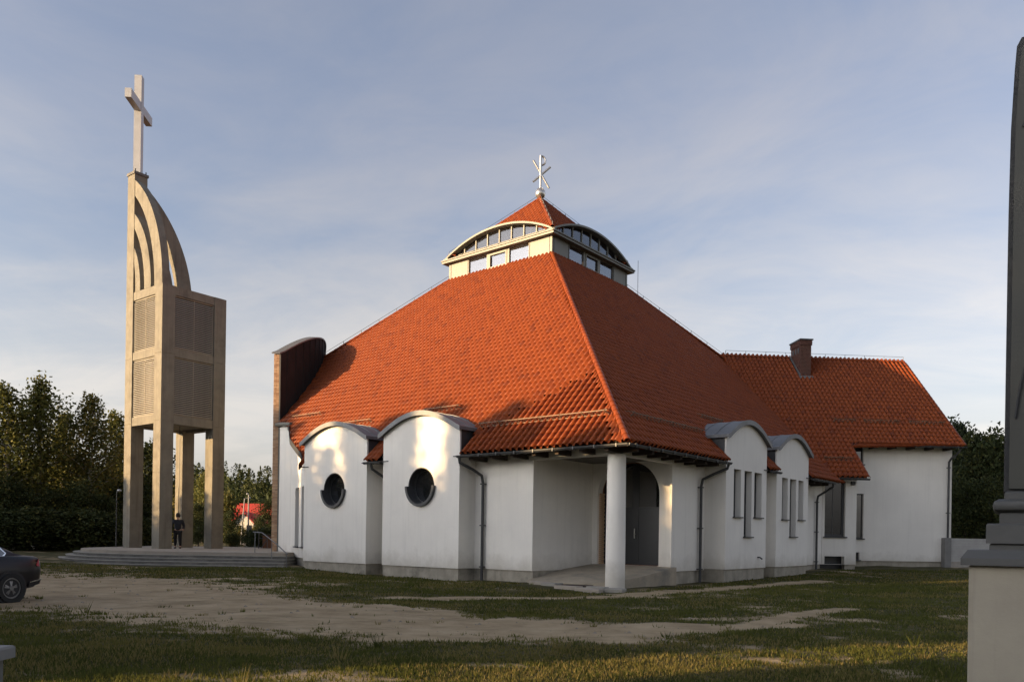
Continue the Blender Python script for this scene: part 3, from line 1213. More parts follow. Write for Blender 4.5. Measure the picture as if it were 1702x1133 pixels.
def pipe(T, pts, parent, r=.055):
    o = MB(T).tube(pts, r, 10).build('downpipe', M_GREY, parent, True)
    b = MB(T)
    z0, z1 = pts[-1][1], pts[-3][1]
    for z in np.linspace(z0 + .5, z1 - .3, 3):
        p = pts[-1]
        b.box((p[0] - .075, z - .02, p[2] - .075), (p[0] + .075, z + .02, p[2] + .16))
    b.build('pipe_clip', M_GREY, o)
    return o


pipe(FL(0), [(5.95, 4.42, -1.02), (5.93, 4.22, -1.0), (5.75, 4.0, -.5), (5.62, 3.8, -.16), (5.6, 3.5, -.11), (5.6, .0, -.11)], church)
pipe(FR(0), [(6.1, 4.42, -1.02), (6.08, 4.25, -.98), (5.95, 4.05, -.5), (5.75, 3.85, -.16), (5.73, 3.6, -.11), (5.73, .0, -.11)], church)
pipe(FL(0), [(10.75, 4.42, -1.02), (10.75, 4.2, -.95), (10.75, 3.95, -.4), (10.75, 3.8, -.14), (10.75, 3.6, -.11), (10.75, .0, -.11)], church)
pipe(FR(0), [(18.0, 4.42, -1.02), (18.0, 4.25, -.98), (18.2, 4.0, -.5), (18.4, 3.85, -.16), (18.42, 3.6, -.11), (18.42, .1, -.11)], church)
pipe(FW(0), [(22.1, 6.7, -5.72), (22.08, 6.5, -5.65), (21.95, 6.2, -5.2), (21.9, 6.0, -5.06), (21.9, 5.7, -5.05), (21.9, .3, -5.05)], church)

# ------------------------------------------------------------------ left end: window wall, white return, brick facade slab
F1, ln = FQ(15.45, -.5, 19.6, 1.45)
wo = [rect(.75, 1.0, 1.75, 3.75), rect(2.35, 1.0, 3.35, 3.75)]
MB(F1).plate([(0, .5), (ln, .5), (ln, 6.65), (ln * .72, 6.2), (ln * .45, 5.4), (ln * .2, 4.7), (0, 4.45)], .4, wo).build('wall', M_WALL, church)
MB(lambda p: F1((p[0], p[1], p[2] + .05))).plate(rect(0, GB, ln, .5), .3).build('plinth', M_PLINTH, church)
for r_ in wo:
    (x0, z0), (x1, z1) = r_[0], r_[2]
    MB(lambda p: F1((p[0], p[1], p[2] + .28))).plate(rect(x0, z0, x1, z1), .06, [rect(x0 + .08, z0 + .08, x1 - .08, z1 - .08)]).build('window_frame', M_GREY, church)
    MB(lambda p: F1((p[0], p[1], p[2] + .30))).plate(rect(x0 + .07, z0 + .07, x1 - .07, z1 - .07), .02).build('pane', M_GLASS, church)
    MB(lambda p: F1((p[0], p[1], p[2] - .08))).plate(rect(x0 - .05, z0 - .05, x1 + .05, z0), .36).build('window_sill', M_GREY, church)
F2, ln2 = FQ(19.6, 1.45, 21.35, 1.78)
MB(F2).plate(rect(.002, .5, ln2, 6.95), .35).build('wall', M_WALL, church)
MB(lambda p: F2((p[0], p[1], p[2] + .05))).plate(rect(0, GB, ln2, .5), .28).build('plinth', M_PLINTH, church)
# rolled sheet edge that sweeps up along the cut roof
pts = []
for b in np.linspace(-.97, 1.44, 14):
    a = float(np.interp(b, bpts, apts)) + .04
    pts.append(AB(a, b - .05, EZ + KP * (b - EV) + .02))
sb = MB()
rings = [[(p[0] - .05, p[1], p[2] - .16), (p[0] + .05, p[1] + .05, p[2] - .16), (p[0] + .05, p[1] + .05, p[2] + .1), (p[0] - .05, p[1], p[2] + .1)] for p in pts]
sb.loft(rings).build('curved_eave_edge', M_GREY, church)
MB().tube([AB(19.55, 1.36, 6.93), AB(20.4, 1.46, 7.02), AB(21.3, 1.66, 7.08)], .1, 8).build('gutter', M_BEIGE, church)


def slab_s(d):
    return -12.2 - 1.42 * (d / 4.6) ** 2


def slab_z(d):
    return 12.45 - 1.85 * (abs(d) / 4.75) ** 2.0


TSL = .27
ds = np.linspace(-4.72, 4.72, 33)
vs, fs = [], []
for d in ds:
    s = slab_s(d)
    for ss, zz_ in ((s, GB), (s, slab_z(d)), (s - TSL, slab_z(d)), (s - TSL, GB)):
        vs.append(SD(ss, d, zz_))
for i in range(len(ds) - 1):
    for k in range(4):
        j = (k + 1) % 4
        fs.append((i * 4 + k, i * 4 + j, i * 4 + 4 + j, i * 4 + 4 + k))
fs += [(0, 1, 2, 3), tuple((len(ds) - 1) * 4 + k for k in (3, 2, 1, 0))]
facade = MB().add(vs, fs).build('brick_facade', M_MORTAR, church)
# dark standing seam sheets on its back
vs, fs = [], []
for d in ds:
    s = slab_s(d) + .03
    vs += [SD(s, d, 4.0), SD(s, d, slab_z(d) + .005), SD(s - .05, d, slab_z(d) + .005), SD(s - .05, d, 4.0)]
for i in range(len(ds) - 1):
    for k in range(4):
        j = (k + 1) % 4
        fs.append((i * 4 + k, i * 4 + j, i * 4 + 4 + j, i * 4 + 4 + k))
fs += [(0, 1, 2, 3), tuple((len(ds) - 1) * 4 + k for k in (3, 2, 1, 0))]
back = MB().add(vs, fs).build('back_cladding', M_DARKMETAL, facade)
for d in np.arange(-4.3, 4.4, .62):
    s = slab_s(d) + .03
    MB(lambda p: SD(*p)).box((s - .005, d - .012, 4.2), (s + .028, d + .012, slab_z(d) - .02)).build('standing_seam', M_DARKMETAL, facade)
# coping
vs, fs = [], []
for d in np.linspace(-4.80, 4.80, 33):
    s = slab_s(d)
    z = slab_z(max(-4.72, min(4.72, d)))
    vs += [SD(s + .08, d, z), SD(s + .08, d, z + .07), SD(s - TSL - .06, d, z + .07), SD(s - TSL - .06, d, z)]
for i in range(32):
    for k in range(4):
        j = (k + 1) % 4
        fs.append((i * 4 + k, i * 4 + j, i * 4 + 4 + j, i * 4 + 4 + k))
fs += [(0, 1, 2, 3), (131, 130, 129, 128)]
MB().add(vs, fs).build('coping', M_ZINC, facade)
# end bricks: proud of the mortar, course by course, on the end and the outer face near it
eb = MB()
tints = []
z = .45
row = 0
while z < slab_z(4.7) - .08:
    d0, s0 = -4.72, slab_s(-4.72)
    cuts = (-TSL - .012, -TSL / 2 - .005, -.006) if row % 2 else (-TSL - .012, -.006)
    for i in range(len(cuts) - 1):
        eb.box((s0 + cuts[i] + .006, d0 - .018 - random.random() * .008, z), (s0 + cuts[i + 1] - .006, d0 + .1, z + .062))
        tints += [random.random()] * 8
    z += .077
    row += 1
eb.T = lambda p: SD(*p)
eb.v = [Vector(SD(*p)) for p in eb.v]
o = eb.build('facade_bricks', M_BRICK, facade)
a_ = o.data.attributes.new('tint', 'FLOAT', 'POINT')
a_.data.foreach_set('value', np.array(tints, np.float32))
tag(o, kind='stuff')
# pale sheet edge between brick and white wall
MB(lambda p: SD(*p)).box((slab_s(-4.72) + .0, -4.76, .5), (slab_s(-4.72) + .055, -4.5, slab_z(4.7))).build('edge_strip', M_BEIGE, facade)

# ------------------------------------------------------------------ wing and annex walls
holes = [rect(16.62, 5.78, 17.1, 6.7), rect(16.72, 1.80, 17.15, 4.2), rect(16.4, .64, 16.95, 1.05)]
MB(FW(-4.94)).plate([(15.0, .6), (22.15, .6), (22.15, 7.3), (15.0, 7.3)], .3, holes).build('wing_wall', M_WALL, church)
MB(FW(-4.88)).plate(rect(15.0, GB, 22.13, .6), .2).build('plinth', M_PLINTH, church)
for (x0, z0), _, (x1, z1), _ in holes:
    MB(FW(-4.82)).plate(rect(x0, z0, x1, z1), .06, [rect(x0 + .06, z0 + .06, x1 - .06, z1 - .06)]).build('window_frame', M_GREY, church)
    MB(FW(-4.80)).plate(rect(x0 + .05, z0 + .05, x1 - .05, z1 - .05), .02).build('pane', M_GLASS, church)
    MB(FW(-5.04)).plate(rect(x0 - .05, z0 - .06, x1 + .05, z0), .22).build('window_sill', M_GREY, church)
gp = [(-4.638, .3), (4.9, .3), (4.9, 7.4), (0, 12.3), (-4.638, 7.6)]
MB(lambda p: SD(22.148 - p[2], p[0], p[1])).plate(gp, .3).build('gable_wall', M_WALL, church)
for i in range(6):
    s = 16.4 + i * 1.05
    MB(FW(0)).box((s - .07, 6.6, -5.6), (s + .07, 6.78, -4.94)).build('rafter_tail', M_WOOD, church)
MB(lambda p: SD(*p)).add([(15.9, dM, 6.78), (22.3, dM, 6.78), (22.3, -4.9, 7.48), (15.9, -4.9, 7.48), (15.9, dM, 6.81), (22.3, dM, 6.81), (22.3, -4.9, 7.52), (15.9, -4.9, 7.52)],
                        [(0, 1, 2, 3), (4, 5, 6, 7), (0, 1, 5, 4), (1, 2, 6, 5), (2, 3, 7, 6), (3, 0, 4, 7)]).build('soffit', M_WOOD, church)
ah = [rect(13.93, 1.86, 15.02, 4.66), rect(13.95, .42, 15.0, .86)]
MB(FW(-7.0)).plate([(13.8, .45), (15.62, .45), (15.62, 5.3), (13.8, 5.3)], .3, [ah[0], rect(13.95, .46, 15.0, .86)]).build('annex_wall', M_WALL, church)
MB(FW(-6.95)).plate([(15.05, GB), (15.6, GB), (15.6, .45), (15.05, .45)], .3).build('plinth', M_PLINTH, church)
MB(lambda p: SD(15.618 - p[2], p[0], p[1])).plate(rect(-6.698, .3, -4.94, 5.6), .3).build('annex_wall', M_WALL, church)
MB(FW(-6.5)).plate(rect(13.8, .1, 15.2, .9), .1).build('cellar_recess', M_GREY, church)
MB(lambda p: SD(*p)).add([(13.0, dA, 4.80), (15.8, dA, 4.80), (15.8, -6.9, 5.5), (13.0, -6.9, 5.5), (13.0, dA, 4.83), (15.8, dA, 4.83), (15.8, -6.9, 5.54), (13.0, -6.9, 5.54)],
                        [(0, 1, 2, 3), (4, 5, 6, 7), (0, 1, 5, 4), (1, 2, 6, 5), (2, 3, 7, 6), (3, 0, 4, 7)]).build('soffit', M_WOOD, church)
aw = MB(FW(-6.86)).plate(rect(13.93, 1.86, 15.02, 4.66), .08, [rect(14.0, 1.98, 14.9, 4.6)]).build('window', M_GREY, church)
MB(FW(-6.84)).bar((14.42, 1.98, .04), (14.42, 4.6, .04), .035, .05).build('mullion', M_GREY, aw)
MB(FW(-6.82)).plate(rect(13.99, 1.97, 14.91, 4.61), .02).build('pane', M_GLASSM, aw)
MB(FW(-7.1)).plate(rect(13.86, 1.80, 15.1, 1.86), .26).build('window_sill', M_GREY, aw)
MB(FW(-4.99)).plate(rect(13.0, .45, 15.6, 5.2), .05).build('inner_wall', M_INT, church)
MB(FW(-7.1)).box((15.3, 4.5, .0), (15.5, 4.68, .12)).build('wall_lamp', M_GREY, church)
tb = MB(FW(-6.3))
tb.box((14.0, 2.35, 0), (14.9, 2.42, .5)).box((14.05, 1.6, .05), (14.1, 2.35, .1)).box((14.8, 1.6, .05), (14.85, 2.35, .1)).box((14.5, 2.42, .1), (14.85, 2.8, .16)).box((14.05, 2.05, .1), (14.85, 2.12, .4))
tb.build('indoor_bench', M_PINE, church)
# vent pipe on right bay
MB(FR(-.9)).tube([(9.3, .93, .1), (9.3, .93, -.05), (9.4, .86, -.1)], .03, 8).build('vent_pipe', M_GREY, church)

# chimney -------------------------------------------------------
chim = MB(lambda p: SD(*p)).box((15.2, -1.36, 10.6), (15.8, -.1, 13.0)).build('chimney', M_MORTAR, church)
ch = MB(lambda p: SD(*p))
tints = []
z = 11.05
row = 0
while z < 13.24:
    ex = .0 if z < 12.95 else .04
    y0 = -1.38 - ex
    cuts = [15.18 - ex, 15.34, 15.5, 15.66, 15.82 + ex] if row % 2 else [15.18 - ex, 15.42, 15.58, 15.82 + ex]
    for i in range(len(cuts) - 1):
        ch.box((cuts[i] + .006, y0 - random.random() * .006, z), (cuts[i + 1] - .006, y0 + .12, z + .064))
        tints += [random.random()] * 8
    cuts = np.linspace(y0 + (.122), -.08 + ex, 6 if row % 2 else 5)
    for i in range(len(cuts) - 1):
        for sx in (0, 1):
            xo = 15.18 - ex if sx == 0 else 15.82 + ex
            ch.box((min(xo, xo + (.1 if sx == 0 else -.1)), cuts[i] + .006, z), (max(xo, xo + (.1 if sx == 0 else -.1)), cuts[i + 1] - .006, z + .064))
            tints += [random.random()] * 8
    z += .077
    row += 1
o = ch.build('chimney_bricks', M_CHIM, chim)
a_ = o.data.attributes.new('tint', 'FLOAT', 'POINT')
a_.data.foreach_set('value', np.array(tints, np.float32))
tag(o, kind='stuff')
MB(lambda p: SD(*p)).box((15.1, -1.46, 13.26), (15.9, -.0, 13.34)).build('chimney_cap', M_GREY, chim)
MB(lambda p: SD(*p)).box((15.1, -1.5, 10.95), (15.9, -1.33, 11.18)).build('flashing', M_ZINC, chim)
MB(lambda p: SD(*p)).add([(15.12, -1.4, 11.0), (15.12, -1.4, 11.28), (15.12, .0, 12.68), (15.12, .0, 12.4), (15.175, -1.4, 11.0), (15.175, -1.4, 11.28), (15.175, .0, 12.68), (15.175, .0, 12.4)],
                        [(0, 1, 2, 3), (7, 6, 5, 4), (0, 1, 5, 4), (1, 2, 6, 5), (2, 3, 7, 6), (3, 0, 4, 7)]).build('flashing', M_ZINC, chim)
for i in range(3):
    MB(lambda p: SD(*p)).box((15.165, -1.18 + i * .34, 12.55), (15.176, -1.0 + i * .34, 12.85)).build('flue_opening', M_GREY, chim)

# ------------------------------------------------------------------ lantern on top of the roof
LC = (LANT0 + LANT1) / 2
HW = (LANT1 - LANT0) / 2


def side_T(k):
    """frame of one lantern side: local (u -HW..HW, height, depth inwards); side 0 faces left front, 1 right front"""
    if k == 0:
        return lambda p: AB(LC + p[0], LANT0 + p[2], p[1])
    if k == 1:
        return lambda p: AB(LANT0 + p[2], LC + p[0], p[1])
    if k == 2:
        return lambda p: AB(LC + p[0], LANT1 - p[2], p[1])
    return lambda p: AB(LANT1 - p[2], LC + p[0], p[1])


lant = MB().box(AB(LANT0 + .3, LANT0 + .3, 14.9), AB(LANT1 - .3, LANT1 - .3, 15.3)).build('lantern', mat('lantern_lining', (.24, .235, .225), None, 2, .9), church)
PW = 2 * HW / 5
LZ0, LZ1 = 15.9, 17.16
OV = .30


def larch(u, z0=17.42, z1=18.36):
    t = min(1, abs(u) / (HW + .05))
    return z0 + (z1 - z0) * (1 - t ** 2.1)


for k in range(4):
    T = side_T(k)
    wins = [rect(-HW + PW * i + .07, LZ0 + .33, -HW + PW * (i + 1) - .07, LZ1 - .06) for i in (1, 2, 3)]
    MB(T).plate(rect(-HW + (.0 if k in (0, 2) else .122), LZ0, HW - (.0 if k in (0, 2) else .122), LZ1), .12, wins).build('lantern_wall', M_BEIGE, lant)
    for i, w_ in enumerate(wins):
        (x0, z0), (x1, z1) = w_[0], w_[2]
        MB(T).plate(rect(x0 - .01, z0 - .01, x1 + .01, z1 + .01), .012, w0=.07).build('pane', M_GLASSC, lant)
        if i == 1:
            MB(T).plate(rect(x0 + .02, z0 + .02, x1 - .02, z1 - .02), .07, [rect(x0 + .12, z0 + .12, x1 - .12, z1 - .12)], w0=-.02).build('casement', M_BEIGE, lant)
    for x in (-HW + .16, HW - .16, -HW + PW, HW - PW):
        MB(T).plate(rect(x - .012, LZ0, x + .012, LZ1), .02, w0=-.02).build('panel_seam', M_GREY, lant)
    # eaves fascia and sloping skirt
    c = .0 if k in (0, 2) else .002
    MB(T).add([(-HW - OV, LZ1 - .02, -OV + c), (HW + OV, LZ1 - .02, -OV + c), (HW, LZ1, .1), (-HW, LZ1, .1), (-HW - OV, LZ1 + .14, -OV + c), (HW + OV, LZ1 + .14, -OV + c), (HW - .1, LZ1 + .42, .12), (-HW + .1, LZ1 + .42, .12)],
              [(0, 1, 2, 3), (4, 5, 6, 7), (0, 1, 5, 4), (1, 2, 6, 5), (2, 3, 7, 6), (3, 0, 4, 7)]).build('eaves_skirt', M_BEIGE, lant)
    MB(T).bar((-HW - OV - .02, LZ1 + .12, -OV - .03), (HW + OV + .02, LZ1 + .12, -OV - .03), .06, .05).build('fascia', M_BEIGE, lant)
    for i in range(1, 8):
        u = -HW + 2 * HW * i / 8
        MB(T).bar((u, LZ1 + .15, -OV + .03), (u * .98, LZ1 + .41, .09), .02, .025).build('skirt_seam', M_GREY, lant)
    # arched glazing
    us = np.linspace(-HW + .25, HW - .25, 27)
    gl = [(us[0], LZ1 + .38), (us[-1], LZ1 + .38)] + [(u, larch(u) - .06) for u in us[::-1]]
    MB(T).plate(gl, .015, w0=.14).build('arch_pane', M_GLASSA, lant)
    for i in range(1, 8):
        u = -HW + .25 + (2 * HW - .5) * i / 8
        MB(T).plate(rect(u - .035, LZ1 + .36, u + .035, larch(u)), .09, w0=.09).build('mullion', M_BEIGE, lant)
    MB(T).plate(rect(-HW + .2, LZ1 + .36, HW - .2, LZ1 + .44), .1, w0=.1).build('glazing_bar', M_BEIGE, lant)
    # arched sheet roof running back into the tiled cap
    us = np.linspace(-HW - OV * .9, HW + OV * .9, 41)
    top = [(u, larch(u) + .10 - .45 * max(0, abs(u) - HW)) for u in us]
    MB(T).plate(top + [(u, z - .10) for u, z in top[::-1]], .36, w0=-.2).build('arch_fascia', M_BEIGE, lant)
    us = np.linspace(-HW + .1, HW - .1, 41)
    top = [(u, larch(u) + .06) for u in us]
    MB(T).plate(top + [(u, z - .05) for u, z in top[::-1]], 1.9, w0=.15).build('arch_roof', M_ZINC, lant)

MB().box(AB(LANT0 + 1.5, LANT0 + 1.5, 18.5), AB(LANT1 - 1.5, LANT1 - 1.5, 18.55)).build('lantern_ceiling', mat('lantern_lining', (.24, .235, .225), None, 2, .9), lant)
# tiled cap
APEX = 21.15
CK = (APEX - 17.5) / (HW + .05)
cap = MB().add([AB(LC, LC, APEX - .08), AB(LC - HW, LC - HW, 17.45), AB(LC + HW, LC - HW, 17.45), AB(LC + HW, LC + HW, 17.45), AB(LC - HW, LC + HW, 17.45)],
               [(0, 1, 2), (0, 2, 3), (0, 3, 4), (0, 4, 1)]).build('lantern_roof', M_DECK, church)
cA = 1 / math.sqrt(1 + CK * CK)
for k in range(4):
    e = -HW - .05
    if k == 0:
        sl = Slope(AB(LC, LC + e, 17.5), AB(1, 0, 0), AB(0, 1, CK))
    elif k == 1:
        sl = Slope(AB(LC + e, LC, 17.5), AB(0, 1, 0), AB(1, 0, CK))
    elif k == 2:
        sl = Slope(AB(LC, LC - e, 17.5), AB(1, 0, 0), AB(0, -1, CK))
    else:
        sl = Slope(AB(LC - e, LC, 17.5), AB(0, 1, 0), AB(-1, 0, CK))
    bd = lambda v: (-(HW + .05 - v * cA), HW + .05 - v * cA)
    cut = lambda u, v: (17.5 + v * cA * CK) < larch(u) - .05 and abs(u) < HW - .3
    cells, _ = tile_slope(sl, (HW + .05) / cA - .1, bd, cut, cap)
    V, F, t = tile_geometry(sl, cells)
    tag(link('roof_tiles', np_mesh('roof_tiles', V, F, M_TILE, t), cap), kind='stuff')
for sa, sb_ in ((-1, -1), (1, -1), (-1, 1)):
    ridge(AB(LC + sa * (HW + .02), LC + sb_ * (HW + .02), 17.52), AB(LC, LC, APEX), cap)
    wire(AB(LC + sa * (HW + .02), LC + sb_ * (HW + .02), 17.6), AB(LC, LC, APEX + .05), church, .25, .9)
# monogram of crossed tubes on a ball
mono = MB().lathe([(.02, .12), (.17, .17), (.27, .30), (.31, .45), (.27, .60), (.17, .73), (.06, .78)], AB(LC, LC, APEX - .1), 20).build('finial_ball', M_STEEL, church, True)
m = MB().tube([AB(LC, LC, APEX - .15), AB(LC, LC, APEX + 2.55)], .075, 12)
m.build('finial_pole', M_STEEL, church, True)
UV = (Vector(AB(-.72, .69, 0))).normalized()
top = Vector(AB(LC, LC, APEX))
for dx0, z0, dx1, z1 in ((-.43, 2.25, .50, .70), (.56, 1.92, -.43, 1.02)):
    MB().tube([top + UV * dx0 + Vector((0, 0, z0)), top + UV * dx1 + Vector((0, 0, z1))], .062, 10).build('crossed_tube', M_STEEL, church, True)
lp = [top + UV * (.27 * math.sin(t)) + Vector((0, 0, 2.26 - .27 * math.cos(t))) for t in np.linspace(0, PI, 10)]
MB().tube([p - UV * .0 + UV * (-.16 * 0) for p in lp], .06, 8).build('loop', M_STEEL, church, True)
# conductor rod beside the lantern
MB().tube([AB(LANT0 - .3, LANT1 + .25, 14.6), AB(LANT0 - .45, LANT1 + .45, 15.2), AB(LANT0 - .45, LANT1 + .45, 17.9)], .014, 5).build('lightning_rod', M_GREY, church)

# ------------------------------------------------------------------ stepped platform and bell tower
def plat_outline(off, x1=-11.6):
    """rounded front-left corner; off widens the outline step by step"""
    r = 7.0 + off * .9
    cx, cy = -15.6, 43.4
    pts = [(x1, 36.4 - off * .9), (cx, 36.4 - off * .9)]
    pts += [(cx + r * math.cos(t), cy + r * math.sin(t)) for t in np.linspace(-PI / 2, -PI, 22)][1:]
    pts += [(cx - r, 50.0), (x1, 50.0)]
    return pts


plat = thing('stepped_platform', 'low grey concrete platform with curved steps under the bell tower', 'steps', (-17, 42, 0))
for i in range(4):
    off = .36 * (4 - i)
    z1 = .14 + .14 * i
    m = MB(lambda p: (p[0] + 17, p[1] - 42, p[2]))
    m.plate(plat_outline(off, -10.1 - .05 * i), z1 + .35 - .03, w0=-.35).build('step', M_STEP, plat)
    m = MB(lambda p: (p[0] + 17, p[1] - 42, p[2]))
    m.plate(plat_outline(off + .025, -10.1 - .05 * i), .03, w0=z1 - .03).build('tread', M_TREAD, plat)
MB(lambda p: (p[0] + 17, p[1] - 42, p[2])).plate(plat_outline(0, -10.4), .14, w0=.56).build('paving', M_PAVE, plat)

TWA = math.radians(37)
tower = thing('bell_tower', 'concrete bell tower on four tall legs with louvred belfry, curved fins and white cross', 'bell tower',
              (-18.45, 41.5, .7), PI / 2 - TWA)
TWD, LG = 3.75, .72                    # local x runs right and away, local y left and away
corners = [(0, 0), (TWD - LG, 0), (0, TWD - LG), (TWD - LG, TWD - LG)]
for x, y in corners:
    lg = MB()
    for z0, z1 in ((0, 4.0), (4.02, 6.72), (6.745, 10.28), (10.305, 13.9)):
        lg.box((x, y, z0), (x + LG, y + LG, z1))
    lg.box((x + .02, y + .02, 0), (x + LG - .02, y + LG - .02, 13.9))
    tag(lg.build('leg', M_CONC, tower), kind='stuff') if False else lg.build('leg', M_CONC, tower)
for z0, z1 in ((6.62, 7.08), (10.18, 10.62), (13.45, 13.9)):
    for k in range(4):
        a, b = LG + .001, TWD - LG - .001
        o_ = .03
        if k == 0:
            lo, hi = (a, o_, z0), (b, .5, z1)
        elif k == 1:
            lo, hi = (o_, a, z0), (.5, b, z1)
        elif k == 2:
            lo, hi = (a, TWD - .5, z0), (b, TWD - o_, z1)
        else:
            lo, hi = (TWD - .5, a, z0), (TWD - o_, b, z1)
        MB().box(lo, hi).build('beam', M_CONC, tower)
MB().box((.4, .4, 6.75), (TWD - .4, TWD - .4, 7.0)).build('belfry_floor', M_CONC, tower)
MB().box((.3, .3, 13.6), (TWD - .3, TWD - .3, 13.87)).build('belfry_roof', M_CONC, tower)
MB().box((.45, .45, 7.0), (TWD - .45, TWD - .45, 13.6)).build('belfry_core', M_GREY, tower)
slat_len = TWD - 2 * LG - .06
sm = MB().add([(0, -.006, -.035), (slat_len, -.006, -.035), (slat_len, .045, .03), (0, .045, .03), (0, .012, -.035), (slat_len, .012, -.035), (slat_len, .06, .03), (0, .06, .03)],
              [(0, 1, 2, 3), (7, 6, 5, 4), (0, 4, 5, 1), (1, 5, 6, 2), (2, 6, 7, 3), (3, 7, 4, 0)]).data('louvre_slat', M_LOUV)
for z0, z1 in ((7.1, 10.16), (10.64, 13.43)):
    for k in (0, 1):
        # frame bars, then the slats one by one
        T = (lambda p: (LG + p[0], .075 + p[2], p[1])) if k == 0 else (lambda p: (.075 + p[2], LG + p[0], p[1]))
        L_ = TWD - 2 * LG
        fr = MB(T).plate(rect(.002, z0, L_ - .002, z1), .08, [rect(.04, z0 + .05, L_ / 2 - .02, z1 - .05), rect(L_ / 2 + .02, z0 + .05, L_ - .04, z1 - .05)], w0=.03).build('louvre_panel', M_LOUV, tower)
        n = int((z1 - z0 - .1) / .098)
        for i in range(n):
            o = link('louvre_slat', sm, fr)
            zc_ = z0 + .09 + i * .098
            if k == 0:
                o.location = (LG + .03, .055, zc_)
            else:
                o.matrix_local = Matrix(((0, 1, 0, .055), (1, 0, 0, LG + .03), (0, 0, 1, zc_), (0, 0, 0, 1)))
    for k in (2, 3):
        m = MB()
        for i in range(30):
            z = z0 + .05 + i * (z1 - z0 - .1) / 30
            if k == 2:
                m.box((LG, TWD - .2, z), (TWD - LG, TWD - .12, z + .07))
            else:
                m.box((TWD - .2, LG, z), (TWD - .12, TWD - LG, z + .07))
        tag(m.build('louvre_slats', M_LOUV, tower), kind='stuff')
# pier and curved fins
PZ = 13.9
MB().box((0, TWD - LG, PZ + .002), (LG, TWD, 20.4)).build('pier', M_CONC, tower)
MB().box((-.05, TWD - LG - .05, 20.4), (LG + .05, TWD + .05, 20.54)).build('pier_cap', M_STEP, tower)


def fin(x1, z1, x0, z0, c):
    """curved horn between two arcs that spring upright from the tower and lean against the pier; local (u from pier, z)"""
    def edge(x, z):
        a = x + c
        b = z / math.sqrt(1 - (c / a) ** 2)
        return [(u - c, b * math.sqrt(max(0, 1 - (u / a) ** 2))) for u in [c + (a - c) * (1 - (1 - k / 19) ** 2) for k in range(20)]]
    return edge(x1, z1) + edge(x0, z0)[::-1]


for prm in ((2.94, 6.15, 2.16, 5.3, 3.0), (1.8, 4.3, 1.13, 3.5, 2.0), (.70, 2.45, .2, 1.75, .9)):
    f_ = fin(*prm)
    MB(lambda p: (.02 + p[2], TWD - LG - p[0], PZ + p[1])).plate(f_, .42).build('fin', M_CONC, tower)
    MB(lambda p: (LG + p[0], TWD - .02 - p[2], PZ + p[1])).plate(f_, .42).build('fin', M_CONC, tower)
cxp, cyp = LG / 2, TWD - LG / 2
CR = math.radians(42.4)
TC = lambda p: (cxp + p[0] * math.cos(CR) - p[1] * math.sin(CR), cyp + p[0] * math.sin(CR) + p[1] * math.cos(CR), p[2])
MB(TC).box((-.19, -.19, 20.54), (.19, .19, 25.95)).build('cross_upright', M_WHITEMETAL, tower)
for x0, x1 in ((-1.55, -.192), (.192, 1.55)):
    MB(TC).box((x0, -.17, 24.0), (x1, .17, 24.48)).build('cross_arm', M_WHITEMETAL, tower)
for dx in (-.3, .3):
    MB().tube([(cxp + dx, cyp - .3, 20.54), (cxp + dx, cyp - .3, 20.7)], .03, 6).build('anchor_bolt', M_GREY, tower)
# hanging bell cable
MB().tube([(1.95, 1.5, .3), (1.95, 1.5, 6.74)], .02, 5).build('bell_rope', M_GREY, tower)


# ------------------------------------------------------------------ vegetation builders
M_LEAF = mat('birch_leaf', (.085, .090, .022), (.065, .07, .018), 1.5, .7, spec=.25, backlit=.35,
             tint=[(0, (.07, .08, .02)), (.5, (.13, .13, .03)), (.8, (.14, .145, .034)), (1, (.17, .14, .034))])
M_DLEAF = mat('dark_leaf', (.036, .046, .014), (.026, .034, .012), 1.5, .75, spec=.2, backlit=.2,
              tint=[(0, (.022, .032, .012)), (.6, (.042, .054, .016)), (1, (.08, .08, .022))])
M_YLEAF = mat('yellowing_leaf', (.10, .095, .022), (.075, .075, .018), 1.5, .7, spec=.25, backlit=.35,
              tint=[(0, (.06, .07, .018)), (.5, (.10, .095, .022)), (1, (.20, .15, .035))])
M_NEEDLE = mat('pine_needles', (.028, .042, .020), (.02, .03, .014), 1.5, .75, spec=.2, backlit=.1,
               tint=[(0, (.014, .022, .011)), (.6, (.026, .038, .017)), (1, (.05, .06, .022))])
M_BARK = mat('birch_bark', (.42, .38, .33), (.30, .27, .23), 3, .9, .4, 20, c3=(.05, .045, .04), stretch=(1, 1, 3))
M_DBARK = mat('brown_bark', (.075, .055, .04), (.05, .037, .028), 5, .95, .6, 18, stretch=(1, 1, .4))


def leaves(P, size, rng, flat=0.0, aspect=.6):
    """one small leaf face per point"""
    n = len(P)
    a = rng.normal(size=(n, 3))
    a[:, 2] *= (1 - flat)
    a /= np.linalg.norm(a, axis=1, keepdims=True)
    b = rng.normal(size=(n, 3))
    b -= (a * b).sum(1, keepdims=True) * a
    b /= np.linalg.norm(b, axis=1, keepdims=True)
    s = size * (.6 + .8 * rng.random((n, 1)))
    V = np.stack([P - a * s, P - b * s * aspect, P + a * s, P + b * s * aspect], 1).reshape(-1, 3)
    return V, np.arange(n * 4).reshape(-1, 4)


